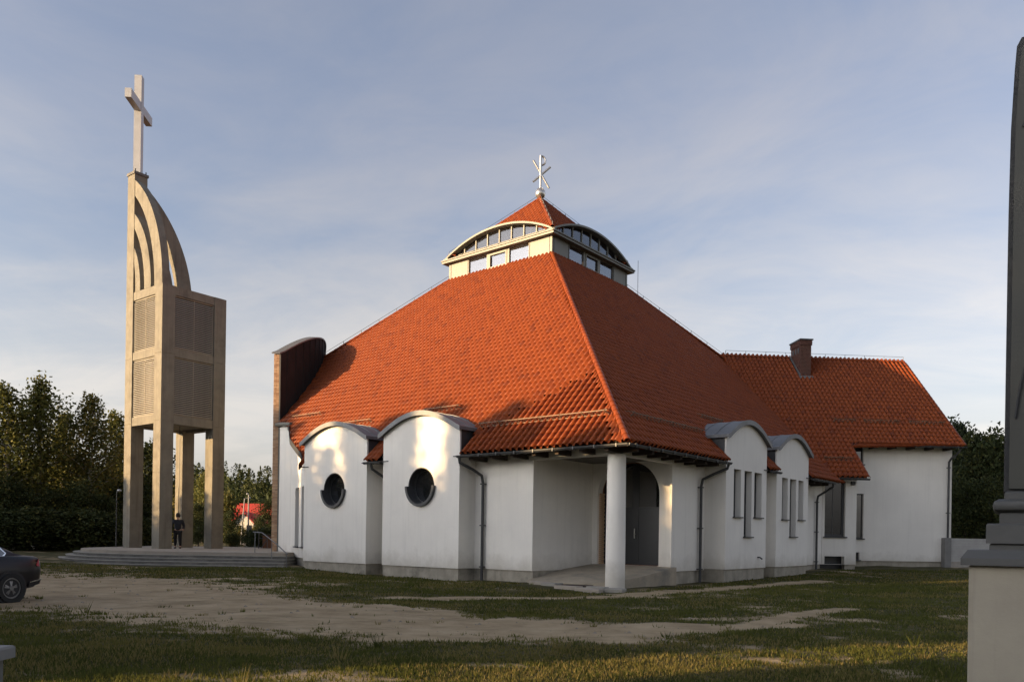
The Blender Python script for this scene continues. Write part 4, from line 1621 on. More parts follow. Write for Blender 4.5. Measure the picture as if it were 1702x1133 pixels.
def make_tree(kind, h, seed, m_leaf, m_bark, nleaf=7000, leaf=.12, base=.18, wid=.2):
    """tapered trunk with limbs, leaf faces gathered in clumps along the limbs"""
    rng = np.random.default_rng(seed)
    rnd = random.Random(seed)
    tr = MB()
    tp = [Vector((0, 0, -.4))]
    for i in range(1, 9):
        tp.append(Vector((rnd.gauss(0, .012) * h * i / 8, rnd.gauss(0, .012) * h * i / 8, h * .97 * i / 8)))
    r0 = h * .0125 + .03
    tr.tube(tp, [r0 * (1.25 if i == 0 else (1 - .93 * i / 8)) for i in range(9)], 8)
    cl = []
    nb = {'birch': 46, 'spruce': 80, 'broad': 54, 'bush': 40, 'pine': 36}[kind]
    for i in range(nb):
        f = base + (1 - base) * (i + .5) / nb
        k = min(7, int(f * 8))
        q = tp[k].lerp(tp[k + 1], f * 8 - k)
        az = i * 2.4 + rnd.uniform(-.5, .5)
        t = (f - base) / (1 - base)
        if kind == 'spruce':
            L_ = h * wid * (1 - t) ** .85 * rnd.uniform(.75, 1.1) + .12
            rise = -.28 * L_
        elif kind == 'birch':
            L_ = h * wid * (math.sin(PI * min(1, .16 + t * .84)) ** .8 * (1.15 - .45 * t)) * rnd.uniform(.55, 1.15)
            rise = L_ * rnd.uniform(.25, .9)
        elif kind == 'pine':
            L_ = h * wid * (1 - t * .75) * rnd.uniform(.6, 1.15)
            rise = L_ * (.15 + .7 * t)
        else:
            L_ = h * wid * (math.sin(PI * (.15 + .8 * t)) ** .6) * rnd.uniform(.5, 1.15)
            rise = L_ * rnd.uniform(-.1, .6)
        d = Vector((math.cos(az), math.sin(az), 0))
        e = q + d * L_ + Vector((0, 0, rise))
        mid = q.lerp(e, .5) + Vector((0, 0, .08 * L_))
        tr.tube([q, mid, e], [max(.012, r0 * .35 * (1 - t)), max(.01, r0 * .2 * (1 - t)), .008], 4, cap=False)
        for j in range(5):
            g = (j + .8) / 5
            c = (q.lerp(mid, g * 2) if g < .5 else mid.lerp(e, g * 2 - 1))
            cl.append((c.x, c.y, c.z, .10 * L_ + .16 + .1 * h * .06, g))
    cl = np.array(cl)
    wgt = cl[:, 3] ** 1.4 * (.25 + cl[:, 4])
    wgt /= wgt.sum()
    idx = rng.choice(len(cl), nleaf, p=wgt)
    g = rng.normal(size=(nleaf, 3)) * cl[idx, 3:4]
    if kind == 'birch':
        g[:, 2] -= np.abs(rng.normal(size=nleaf)) * .25
        g *= np.array([1, 1, 1.25])
    if kind == 'spruce':
        g *= np.array([1, 1, .55])
    P = cl[idx, :3] + g
    P = P[P[:, 2] > .05]
    V, F = leaves(P, leaf, rng)
    ct = rng.random(len(cl))[idx][:len(P)]
    tint = np.clip(.6 * ct + .4 * rng.random(len(P)), 0, .999)
    crown = np_mesh('crown', V, F, m_leaf, np.repeat(tint, 4))
    return tr.data('trunk', m_bark, True), crown


PROTO = {
    'birch1': make_tree('birch', 12, 1, M_LEAF, M_BARK, 6800, .115, .26, .165),
    'birch2': make_tree('birch', 12, 2, M_LEAF, M_BARK, 6200, .115, .24, .15),
    'birchy': make_tree('birch', 12, 3, M_YLEAF, M_BARK, 6000, .115, .26, .15),
    'broad1': make_tree('broad', 10, 4, M_DLEAF, M_DBARK, 7000, .15, .06, .30),
    'broad2': make_tree('broad', 10, 5, M_DLEAF, M_DBARK, 6500, .15, .05, .27),
    'spruce': make_tree('spruce', 14, 6, M_NEEDLE, M_DBARK, 16000, .17, .03, .19),
    'pine': make_tree('pine', 12, 7, M_NEEDLE, M_DBARK, 9000, .15, .12, .2),
    'bush1': make_tree('bush', 3.5, 8, M_DLEAF, M_DBARK, 5000, .10, .02, .42),
    'bush2': make_tree('bush', 3.5, 9, M_YLEAF, M_DBARK, 4500, .10, .02, .40),
    'belt_spruce': make_tree('spruce', 14, 16, M_NEEDLE, M_DBARK, 8500, .13, .03, .19),
    'belt_broad': make_tree('broad', 10, 14, M_DLEAF, M_DBARK, 4800, .125, .06, .30),
    'thin': make_tree('birch', 9, 10, M_LEAF, M_DBARK, 2400, .13, .35, .2),
}


def plant(key, name, label, cat, x, y, h, group, rz=None, sx=1.0, dz=0):
    base_h = {'bush1': 3.5, 'bush2': 3.5, 'spruce': 14, 'belt_spruce': 14, 'belt_broad': 10, 'broad1': 10, 'broad2': 10, 'thin': 9}.get(key, 12)
    s = h / base_h
    t = thing(name, label, cat, (x, y, float(gh(x, y)) - .05 + dz), random.uniform(0, 6.28) if rz is None else rz, group)
    t.scale = (s * sx, s * sx, s)
    link('trunk', PROTO[key][0], t)
    link('crown', PROTO[key][1], t)
    return t


def at(px, Y):
    return (px - 851) / 1320 * Y, Y


G = 'birches left of the bell tower'
for px, Y, h, key, lab in ((-70, 50, 12.6, 'birch1', 'birch cut off by the left edge of the picture'),
                           (12, 50, 11.4, 'birch2', 'dense birch nearest the left edge above the parked car'),
                           (62, 52, 12.2, 'birch1', 'tallest broad birch, second in the row from the left edge'),
                           (104, 56, 10.4, 'birch2', 'darker birch behind and right of the tallest one'),
                           (150, 53, 11.3, 'birchy', 'birch with yellowing leaves standing free between two gaps of sky'),
                           (196, 57, 10.7, 'birch2', 'birch directly beside the left leg of the bell tower')):
    x, y = at(px, Y)
    plant(key, 'birch_tree', lab, 'tree', x, y, h * .94, G, sx=1.12)
G = 'dark undergrowth trees at the left'
for px, Y, h, key, lab in ((-40, 47, 5.0, 'broad1', 'dark low tree at the left edge behind the car'),
                           (28, 48, 3.9, 'broad2', 'dark bushy tree under the first birches'),
                           (84, 49, 3.6, 'broad1', 'dark bushy tree below the tall birch'),
                           (128, 50, 4.2, 'broad2', 'dark round tree between the tall and the yellowing birch'),
                           (172, 51, 3.5, 'broad1', 'dark tree beside the slim lamp post'),
                           (205, 55, 4.6, 'broad2', 'dark tree behind the left tower leg'),
                           (246, 62, 8.2, 'broad1', 'tall dark tree seen between the two left tower legs'),
                           (232, 58, 5.0, 'broad2', 'low dark shrub tree in the gap of the left tower legs')):
    x, y = at(px, Y)
    plant(key, 'undergrowth_tree', lab, 'tree', x, y, h, G, sx=1.2)
for i, (px, Y, h, sx) in enumerate(((-20, 46, 2.6, 1.6), (15, 46, 2.2, 1.7), (60, 47, 2.4, 1.7), (100, 48, 2.2, 1.7), (138, 48, 2.3, 1.7), (178, 49, 2.2, 1.6), (212, 53, 2.4, 1.5), (244, 56, 2.6, 1.5))):
    x, y = at(px, Y)
    plant('bush1', 'hedge_bush', ('dark bush behind the parked car at the left edge', 'dark bush at the foot of the first birch', 'dark bush under the tallest birch', 'dark bush right of the tallest birch',
                                 'dark bush below the yellowing birch', 'dark bush at the foot of the slim lamp post', 'dark bush just behind the left tower leg', 'dark bush between the two left tower legs')[i], 'bush', x, y, h, 'bushes under the birches', sx=sx)
# seen through and right of the tower
for px, Y, h, key, name, lab, sx in ((300, 96, 6.6, 'bush2', 'garden_tree', 'yellow green tree behind the person under the tower', 1.0),
                                     (337, 84, 8.4, 'thin', 'young_tree', 'thin young tree with see-through crown between the right tower legs', 1.0),
                                     (330, 70, 4.8, 'broad1', 'garden_tree', 'dark round tree between the far and right tower legs', 1.1),
                                     (345, 74, 4.2, 'broad2', 'garden_tree', 'dark tree close beside the right tower leg', 1.1),
                                     (384, 78, 4.3, 'broad1', 'garden_tree', 'dark tree between right tower leg and red roofed house', 1.0),
                                     (372, 96, 6.4, 'bush2', 'garden_tree', 'yellowish tree peeping out right of the tower leg', .8),
                                     (400, 88, 2.0, 'bush2', 'garden_bush', 'yellow lit bush below the white gable', 1.2),
                                     (424, 84, 2.0, 'bush2', 'garden_bush', 'yellow green bush on the right side of the path', 1.3),
                                     (432, 84, 3.6, 'broad2', 'garden_tree', 'dark tree covering the right end of the red roof', 1.1),
                                     (447, 92, 6.6, 'broad1', 'garden_tree', 'tall green tree against the brick edge of the church', 1.1),
                                     (440, 60, 1.7, 'bush1', 'garden_bush', 'low dark hedge behind the brown bin', 2.0),
                                     (418, 66, 1.6, 'bush1', 'garden_bush', 'low dark hedge at the end of the path', 1.6),
                                     (388, 63, 1.2, 'bush1', 'garden_bush', 'low shrub on the grass verge left of the path', 1.5)):
    x, y = at(px, Y)
    plant(key, name, lab, 'bush' if 'bush' in name else 'tree', x, y, h * (.78 if key.startswith('broad') else .9), 'trees and bushes behind the platform', sx=sx)
# right of the wing
for px, Y, h, key, name, lab, sx in ((1592, 64, 10.9, 'pine', 'pine_tree', 'dark pine with spreading tip just right of the roof gable', .9),
                                     (1622, 60, 9.6, 'broad1', 'broadleaf_tree', 'dark leafy tree nearest the corner of the white wing', .8),
                                     (1640, 66, 10.6, 'birchy', 'broadleaf_tree', 'tree with sunlit yellow top between church and monument', 1.3),
                                     (1668, 58, 9.3, 'broad2', 'broadleaf_tree', 'dark tree partly hidden by the monument', .9),
                                     (1612, 70, 10.2, 'birchy', 'broadleaf_tree', 'yellowing tree just behind the pine', 1.1),
                                     (1606, 55, 5.4, 'broad2', 'broadleaf_tree', 'low dark tree above the pale boundary wall', 1.0),
                                     (1644, 54, 5.8, 'broad1', 'broadleaf_tree', 'low dark tree at the left side of the monument', 1.0),
                                     (1690, 62, 9.8, 'spruce', 'spruce_tree', 'dark spruce hidden behind the monument', 1.2)):
    x, y = at(px, Y)
    plant(key, name, lab, 'tree', x, y, h, 'trees right of the church', sx=sx)
# tall belt of trees beyond the left edge and behind the camera; the lawn lies in their shade
HN = np.array([-0.9333, -0.359])
PN = np.array([0.359, -0.9333])
k = 0
for row, (q, sp) in enumerate(((34, 1.45), (36.6, 1.6), (39.6, 1.8), (43, 2.1))):
    p = -76.0 + row * .9
    while p < 24:
        zs = np.interp(p, [-76, -50, -46, -43.4, -42.4, -40.2, -39, -37.6, -35.5, -34, -32.5, -29, -24, -20, -12, -4.6, 8, 24], [3.2, 3.6, 3.8, 4.4, 8.2, 8.2, 6.0, 4.9, 5.6, 5.5, 6.9, 6.7, 5.0, 3.9, 4.6, 6.0, 5.6, 5.6])
        qq = np.interp(p, [-60, -40, -28, -20, -4], [6, -1, -9.6, -14, -5.7])
        h = (zs + (q - qq) * .155) * random.uniform(.95, 1.05)
        if abs(p + 8.7) > 3.7:
            c = HN * (q + random.uniform(-.6, .6)) + PN * (p + random.uniform(-.3, .3))
            ky = ('belt_spruce', 'belt_spruce', 'belt_broad')[k % 3] if row < 3 else 'belt_broad'
            h *= 1.03 if ky == 'belt_spruce' else .74
            plant(ky, 'belt_tree', 'tall tree in the dense belt shading the churchyard', 'tree', float(c[0]), float(c[1]), h, 'tree belt outside the picture', sx=1.0)
        k += 1
        p += sp * random.uniform(.85, 1.15)

# unseen hedge blocks added to narrow the sunlight to a strip through their gap
def hedge(p0, p1, q, h, lab):
    c = HN * q + PN * (p0 + p1) / 2
    L_ = abs(p1 - p0)
    t = thing('sun_blocker_hedge', lab, 'hedge', (float(c[0]), float(c[1]), 0), math.atan2(PN[1], PN[0]), 'added hedge blocks that narrow the sunlight')
    MB().box((-L_ / 2 + .12, -.5, 0), (L_ / 2 - .12, .5, h - .2)).build('blocker_core', M_WOOD, t)
    rng = np.random.default_rng(int(L_ * 10))
    n = int(900 * L_)
    P = np.stack([rng.uniform(-L_ / 2, L_ / 2, n), rng.normal(0, .4, n), h * rng.random(n) ** .8], -1)
    V, F = leaves(P, .12, rng)
    link('crown', np_mesh('crown', V, F, M_DLEAF, np.repeat(rng.random(n) * .99, 4)), t)


hedge(-17, -9.4, 14, 4.6, 'unseen hedge block added to narrow the sunlight, far side of the gap')
hedge(-8.05, 6, 14, 4.6, 'unseen hedge block added to narrow the sunlight, near side of the gap')

# wooded hill far behind: one mass of small crowns
def far_wood():
    rng = np.random.default_rng(12)
    n = 900
    ang = np.concatenate([rng.uniform(-.78, -.22, n), rng.uniform(.42, .70, 260)])
    Y = 150 + 330 * rng.random(len(ang)) ** .8
    X = ang * Y
    Z = gh(X, Y)
    Vs, Fs, Ts = [], [], []
    off = 0
    for i in range(len(ang)):
        h = rng.uniform(7, 13)
        m = 110
        t = rng.random(m) ** .8
        conic = rng.random() < .5
        rad = h * (.22 * (1 - t) if conic else .26 * np.sin(PI * (.1 + .85 * t))) * np.sqrt(rng.random(m))
        az = rng.random(m) * 2 * PI
        P = np.stack([X[i] + rad * np.cos(az), Y[i] + rad * np.sin(az), Z[i] + h * (.05 + .95 * t)], -1)
        V, F = leaves(P, .55, rng)
        Vs.append(V)
        Fs.append(F + off)
        off += len(V)
        Ts.append(np.repeat(np.clip(.55 * rng.random() + .45 * rng.random(m), 0, .999), 4))
    tag(link('far_wood', np_mesh('far_wood', np.concatenate(Vs), np.concatenate(Fs), M_DLEAF, np.concatenate(Ts))), kind='stuff')


far_wood()

# path behind the platform
vs, fs = [], []
pp = [(-13.2, 49.8, 3.4), (-15.6, 56, 3.0), (-19.2, 66, 2.8), (-24.8, 80, 2.4), (-31, 96, 2.2)]
for i, (x, y, hw) in enumerate(pp):
    for s_ in (-1, 1):
        vs.append((x + s_ * hw, y, float(gh(x + s_ * hw, y)) + .06))
    if i:
        fs.append((2 * i - 2, 2 * i - 1, 2 * i + 1, 2 * i))
tag(link('path', mesh('path', vs, fs, M_PAVE)), kind='structure')

# ------------------------------------------------------------------ red roofed house in the distance
HX, HY = at(408, 112)
hz = float(gh(HX, HY))
M_HWALL = mat('pale_house_wall', (.62, .58, .50), None, 1, .9)
M_HROOF = mat('red_sheet_roof', (.42, .045, .025), (.36, .04, .022), 2, .5)
house = thing('red_roofed_house', 'small white house with bright red roof and front gable in the distance', 'house', (HX, HY, hz))
MB().box((-2.6, .4, -.5), (5.2, 6.5, 2.6)).build('wall', M_HWALL, house)
MB().add([(-3.0, 0, 2.4), (5.6, 0, 2.4), (5.2, 3.4, 5.5), (-2.4, 3.4, 5.5), (-3.0, 6.9, 2.4), (5.6, 6.9, 2.4)], [(0, 1, 2, 3), (3, 2, 5, 4), (0, 3, 4), (1, 5, 2), (0, 4, 5, 1)]).build('roof', M_HROOF, house)
MB().add([(-1.5, -.6, -.5), (1.3, -.6, -.5), (1.3, -.6, 2.7), (-.1, -.6, 4.1), (-1.5, -.6, 2.7), (-1.5, 3, -.5), (1.3, 3, -.5), (1.3, 3, 2.7), (-.1, 3, 4.1), (-1.5, 3, 2.7)],
         [(0, 1, 2, 3, 4), (9, 8, 7, 6, 5), (0, 4, 9, 5), (1, 6, 7, 2)]).build('gable_wall', M_HWALL, house)
MB().add([(-1.75, -.9, 2.55), (-.1, -.9, 4.2), (1.55, -.9, 2.55), (-1.75, 3.2, 2.55), (-.1, 3.2, 4.2), (1.55, 3.2, 2.55), (-1.75, -.9, 2.42), (-.1, -.9, 4.05), (1.55, -.9, 2.42)],
         [(0, 1, 4, 3), (1, 2, 5, 4), (0, 6, 7, 1), (1, 7, 8, 2)]).build('gable_roof', M_HROOF, house)
for x in (-.9, .35):
    wf = MB().box((x, -.68, 1.2), (x + .55, -.61, 2.3)).build('window', M_GREY, house)
    MB().box((x + .06, -.70, 1.26), (x + .49, -.685, 2.24)).build('pane', M_GLASS, wf)

# street lamps and posts
def lamp(px, Y, ytop, lab, arm=0, lean=0.0, r=.06):
    x, y = at(px, Y)
    z0 = float(gh(x, y))
    hor = 892 + .015 * (px - 851)
    h = (hor - ytop) / 1320 * Y + 1.6 - z0
    t = thing('street_lamp', lab, 'street lamp', (x, y, z0), 0, 'lamp posts around the church')
    MB().tube([(0, 0, -.3), (lean * .5, 0, h * .5), (lean, 0, h)], [r * 1.3, r, r * .8], 8).build('post', M_GREY if r < .04 else M_ZINC, t, True)
    if arm:
        MB().tube([(lean, 0, h - .05), (lean + arm, 0, h + .1)], r * .6, 6).build('arm', M_ZINC, t)
        MB().lathe([(.02, .05), (.09, .02), (.12, -.04), (.07, -.08), (.02, -.09)], (lean + arm, 0, h + .1), 12).build('lamp_head', M_WHITEMETAL, t, True)
    else:
        MB().lathe([(.05, 0), (.17, .05), (.2, .18), (.14, .32), (.03, .36)], (lean, 0, h), 12).build('lamp_head', M_WHITEMETAL, t, True)
    return t


lamp(193, 44.5, 817, 'slim lamp post left of the bell tower in front of dark bushes', .14, 0, .028)
lamp(412.5, 72, 822, 'upright pale street lamp in front of the red roof', -.12, 0, .075)
lamp(400, 80, 828, 'leaning lamp pole left of the upright one by the white gable', .5, .35, .06)
sx, sy = at(414, 70)
sg = thing('notice_board', 'small dark notice board on a post below the street lamp', 'sign', (sx, sy, float(gh(sx, sy))))
MB().tube([(0, 0, -.2), (0, 0, 1.2)], .04, 6).build('post', M_GREY, sg)
MB().box((-.22, -.04, 1.2), (.2, .04, 1.9)).build('board', M_GREY, sg)
sx, sy = at(245.5, 58)
sg = thing('round_sign', 'round white sign on a thin post between the left tower legs', 'sign', (sx, sy, float(gh(sx, sy))))
MB().tube([(0, 0, -.2), (0, 0, 2.0)], .03, 6).build('post', M_GREY, sg)
MB(lambda p: (p[0], p[2], 2.05 + p[1])).plate(circle(0, 0, .17, n=20), .03, w0=-.05).build('disc', M_WHITEMETAL, sg)

# handrail and bin by the platform
hr = thing('handrail', 'thin steel handrail going down the steps beside the brick facade', 'handrail', (-11.6, 36.55, .7))
MB().tube([(-.35, .1, .95), (.1, .0, .92), (1.0, -.9, .45), (1.75, -1.7, .0)], .024, 8).build('rail', M_ZINC, hr, True)
for x, y, z in ((-.25, .08, .93), (.75, -.65, .58), (1.7, -1.65, .02)):
    MB().tube([(x, y, z), (x, y, z - .98)], .018, 6).build('post', M_ZINC, hr)
x, y = at(449, 48)
bn = thing('waste_bin', 'brown box shaped bin between the handrail and the brick edge', 'bin', (x, y, .4))
MB().box((-.35, -.35, 0), (.4, .35, 1.05)).build('body', mat('brown_board', (.13, .06, .03), (.1, .045, .025), 4, .8), bn)
MB().box((-.4, -.4, 1.05), (.45, .4, 1.12)).build('lid', M_WOOD, bn)
x, y = at(434.5, 47)
rk = thing('metal_stand', 'thin dark metal stand on the platform left of the handrail', 'stand', (x, y, .4))
MB().bar((-.15, 0, 0), (-.15, 0, 1.3), .05, .05).bar((.35, 0, .9), (.35, 0, 0), .04, .04).bar((-.15, 0, .1), (.35, 0, .85), .04, .04).bar((-.15, 0, .9), (.35, 0, .9), .04, .04).build('frame', M_GREY, rk)

# ------------------------------------------------------------------ person under the tower, seen from behind
def skin(name, verts, edges, radii, m, parent, sub=2):
    me = bpy.data.meshes.new(name)
    me.from_pydata(verts, edges, [])
    o = bpy.data.objects.new(name, me)
    COL.objects.link(o)
    md = o.modifiers.new('skin', 'SKIN')
    md.use_smooth_shade = True
    for v, r in zip(me.skin_vertices[0].data, radii):
        v.radius = (r, r) if not isinstance(r, tuple) else r
    me.skin_vertices[0].data[0].use_root = True
    s = o.modifiers.new('sub', 'SUBSURF')
    s.levels = s.render_levels = sub
    bpy.context.view_layer.update()
    ev = o.evaluated_get(bpy.context.evaluated_depsgraph_get())
    nm = bpy.data.meshes.new_from_object(ev)
    nm.name = name
    bpy.data.objects.remove(o)
    nm.materials.clear()
    nm.materials.append(m)
    return link(name, nm, parent)


px_, py2 = at(295.5, 43.3)
per = thing('person', 'person in dark jacket and trousers standing under the tower seen from behind', 'person', (px_, py2, .7), .35)
M_JACK = mat('dark_jacket', (.018, .020, .028), (.013, .015, .02), 8, .85, .2, 60)
M_TROU = mat('black_trousers', (.010, .010, .012), None, 8, .9, .2, 60)
M_SKIN = mat('skin', (.38, .22, .15), None, 6, .6)
M_HAIR = mat('dark_hair', (.015, .012, .01), None, 20, .7, .4, 80)
body_v = [(0, 0, 1.0), (0, .01, 1.22), (0, .02, 1.45), (0, .0, 1.58), (0, -.01, 1.66), (0, -.005, 1.80),
          (.11, 0, .93), (.12, -.03, .53), (.13, .04, .09), (.14, -.09, .04),
          (-.11, 0, .93), (-.12, .05, .53), (-.12, .14, .10), (-.13, .02, .05),
          (.22, .02, 1.5), (.30, .05, 1.22), (.26, -.10, 1.02), (.24, -.18, .98),
          (-.22, .02, 1.5), (-.31, .06, 1.22), (-.33, -.06, 1.0), (-.33, -.1, .92)]
body_e = [(0, 1), (1, 2), (2, 3), (3, 4), (4, 5), (0, 6), (6, 7), (7, 8), (8, 9), (0, 10), (10, 11), (11, 12), (12, 13),
          (2, 14), (14, 15), (15, 16), (16, 17), (2, 18), (18, 19), (19, 20), (20, 21)]
body_r = [.15, .14, (.17, .12), .06, .07, .10, .10, .068, .05, .05, .10, .068, .05, .05, .075, .052, .042, .04, .075, .052, .042, .04]
skin('body', body_v, body_e, body_r, M_SKIN, per)
skin('jacket', [(0, 0, .92), (0, .0, 1.2), (0, .015, 1.44), (0, .0, 1.56), (.22, .02, 1.49), (.31, .05, 1.22), (.27, -.09, 1.03), (-.22, .02, 1.49), (-.32, .06, 1.22), (-.34, -.06, 1.01)],
     [(0, 1), (1, 2), (2, 3), (2, 4), (4, 5), (5, 6), (2, 7), (7, 8), (8, 9)], [(.20, .16), (.185, .16), (.20, .15), .09, .10, .075, .06, .10, .075, .06], M_JACK, per)
skin('trousers', [(0, 0, .98), (.115, 0, .88), (.125, -.03, .53), (.135, .04, .12), (-.115, 0, .88), (-.125, .05, .53), (-.125, .14, .13)],
     [(0, 1), (1, 2), (2, 3), (0, 4), (4, 5), (5, 6)], [.165, .125, .092, .075, .125, .092, .075], M_TROU, per)
hm = MB()
hm.lathe([(.02, .15), (.075, .13), (.108, .07), (.115, 0), (.105, -.07), (.08, -.12)], (0, .015, 1.80), 14)
hm.build('hair', M_HAIR, per, True)
for sxx, yy in ((.135, -.05), (-.13, .05)):
    MB().add([(sxx - .05, yy - .16, 0), (sxx + .05, yy - .16, 0), (sxx + .045, yy + .12, 0), (sxx - .045, yy + .12, 0), (sxx - .04, yy - .14, .05), (sxx + .04, yy - .14, .05), (sxx + .04, yy + .11, .12), (sxx - .04, yy + .11, .12)],
             [(3, 2, 1, 0), (4, 5, 6, 7), (0, 1, 5, 4), (1, 2, 6, 5), (2, 3, 7, 6), (3, 0, 4, 7)]).build('shoe', M_TROU, per)

# ------------------------------------------------------------------ parked car, tail into the picture
M_PAINT = mat('dark_car_paint', (.008, .007, .009), (.009, .008, .010), 2, .3, spec=.3)
M_RUBBER = mat('tyre_rubber', (.012, .012, .012), None, 8, .85)
M_ALLOY = mat('alloy_rim', (.20, .20, .205), (.17, .17, .175), 6, .35, metal=.7)
M_LAMP = mat('tail_lamp', (.35, .015, .012), (.28, .01, .01), 6, .25)
M_CHROME = mat('chrome_strip', (.75, .75, .75), None, 6, .2, metal=.95)
M_PLASTIC = mat('black_plastic', (.014, .014, .015), None, 9, .7)
ph = math.radians(72)                       # direction the tail points to
wx, wy = at(13, 17.15)
car = thing('parked_car', 'dark saloon car with alloy wheels at the left edge, tail towards the church', 'car', (wx, wy, float(gh(wx, wy))), ph)
# local: +x towards the tail, near side is -y ; rear wheel centre at x=0, y=0
HWD = .90
st = [  # x, half width, underside, sill, waist, top, top half width
    (.88, .60, .42, .50, .80, .93, .50), (.84, .78, .34, .45, .82, .965, .62), (.72, .865, .29, .40, .84, .985, .68), (.45, .90, .26, .36, .86, 1.0, .70),
    (.0, .905, .24, .33, .88, 1.02, .71), (-.5, .905, .22, .30, .88, 1.0, .71), (-1.3, .90, .20, .28, .86, .97, .72), (-2.2, .895, .20, .28, .85, .95, .72),
    (-2.9, .89, .20, .28, .82, .93, .70), (-3.4, .86, .22, .32, .74, .86, .66), (-3.62, .76, .28, .40, .66, .74, .56), (-3.70, .60, .34, .46, .6, .66, .46)]
rings = []
for x, w_, zb, zs_, zw, zt, wt in st:
    half = [(w_ * .82, zb), (w_ * .97, zs_), (w_, (zs_ + zw) / 2), (w_ * .985, zw), (wt + (w_ - wt) * .55, zt - .035), (wt, zt)]
    ring = [(x, y, z) for y, z in half] + [(x, -y, z) for y, z in half[::-1]]
    rings.append(ring)
OY = .80
cb = MB(lambda p: (p[0], p[1] + OY, p[2]))
cb.loft(rings)
cb.build('body', M_PAINT, car, True)
gr = []
for x, zb, zt, wb, wt in ((.50, .98, 1.0, .70, .60), (.12, 1.0, 1.18, .72, .58), (-.35, .99, 1.37, .73, .56), (-.9, .97, 1.44, .73, .57), (-1.5, .95, 1.43, .73, .57), (-2.0, .94, 1.30, .73, .56), (-2.55, .93, .98, .72, .6)):
    gr.append([(x, wb, zb - .04), (x, (wb + wt) / 2 + .03, (zb + zt) / 2), (x, wt, zt - .03), (x, wt * .7, zt), (x, -wt * .7, zt), (x, -wt, zt - .03), (x, -(wb + wt) / 2 - .03, (zb + zt) / 2), (x, -wb, zb - .04)])
MB(lambda p: (p[0], p[1] + OY, p[2])).loft(gr).build('cabin', M_PAINT, car, True)
for sgn in (-1, 1):
    side = lambda p: (p[0], OY + sgn * (.765 - .30 * max(0, p[1] - .95) + p[2]), p[1])
    q = [(-.02, 1.06), (-.25, 1.27), (-.6, 1.34), (-1.4, 1.34), (-2.05, 1.08), (-2.05, 1.0), (-.10, 1.0)]
    MB(side).plate(q, .01, w0=0).build('side_window', M_GLASS, car)
    ring = [(p[0] * 1.0 + (.03 if p[0] > -.5 else -.03 if p[0] < -2 else 0), p[1] + (.03 if p[1] > 1.2 else -.03 if p[1] < 1.03 else .0)) for p in q]
    MB(side).plate(ring, .016, [q], w0=-.001).build('window_trim', M_CHROME, car)
    # wheels
    for xw, nm in ((0, 'wheel'), (-2.70, 'wheel')):
        yw = OY + sgn * .80
        arch_ = MB(lambda p: (xw + p[0], OY + sgn * (.885 + p[2]), .31 + p[1])).plate(circle(0, 0, .375, n=28), .03).build('wheel_arch', M_PLASTIC, car)
        wh = link('wheel', None, car, (xw, OY + sgn * .82, .31))
        T = lambda p: (p[0], sgn * p[2], p[1])
        MB(T).plate(circle(0, 0, .315, n=36), .2, [circle(0, 0, .225, n=36)], w0=-.07).build('tyre', M_RUBBER, wh)
        rim = MB(T).plate(circle(0, 0, .228, n=36), .16, [circle(0, 0, .196, n=36)], w0=-.05)
        rim.plate(circle(0, 0, .05, n=12), .05, w0=.07)
        for kk in range(5):
            for da in (-.16, .16):
                a_ = kk * 2 * PI / 5 + .3
                rim.bar((.04 * math.cos(a_), .04 * math.sin(a_), .095), (.21 * math.cos(a_ + da), .21 * math.sin(a_ + da), .075), .03, .026, up=(0, 0, 1))
        rim.build('rim', M_ALLOY, wh)
        MB(T).plate(circle(0, 0, .215, n=24), .02, w0=0).build('brake_disc', M_PLASTIC, wh)
    MB(lambda p: (p[0], OY + sgn * p[1], p[2])).add([(.70, .845, .76), (.845, .74, .76), (.868, .66, .92), (.73, .80, .92), (.66, .872, .77), (.72, .885, .76), (.89, .70, .76), (.90, .62, .92), (.74, .83, .93), (.64, .88, .80)],
                                                    [(5, 6, 7, 8), (4, 5, 8, 9), (0, 1, 6, 5), (3, 2, 7, 8)]).build('tail_light', M_LAMP, car)
    MB(lambda p: (p[0], OY + sgn * p[1], p[2])).box((-.95, .895, .80), (-.75, .915, .83)).build('door_handle', M_CHROME, car)
MB(lambda p: (p[0], p[1] + OY, p[2])).add([(.45, -.88, .30), (.80, -.80, .36), (.90, -.55, .40), (.90, .55, .40), (.80, .80, .36), (.45, .88, .30), (.45, -.905, .40), (.82, -.815, .45), (.92, -.56, .48), (.92, .56, .48), (.82, .815, .45), (.45, .905, .40)],
                                          [(0, 1, 7, 6), (1, 2, 8, 7), (2, 3, 9, 8), (3, 4, 10, 9), (4, 5, 11, 10), (6, 7, 8, 9, 10, 11), (5, 4, 3, 2, 1, 0)]).build('bumper', M_PLASTIC, car)
MB(lambda p: (p[0], p[1] + OY, p[2])).bar((.46, -.91, .42), (.83, -.82, .465), .012, .02).build('bumper_trim', M_CHROME, car)
MB(lambda p: (p[0], p[1] + OY, p[2])).box((.895, -.26, .55), (.91, .26, .67)).build('number_plate', M_WHITEMETAL, car)

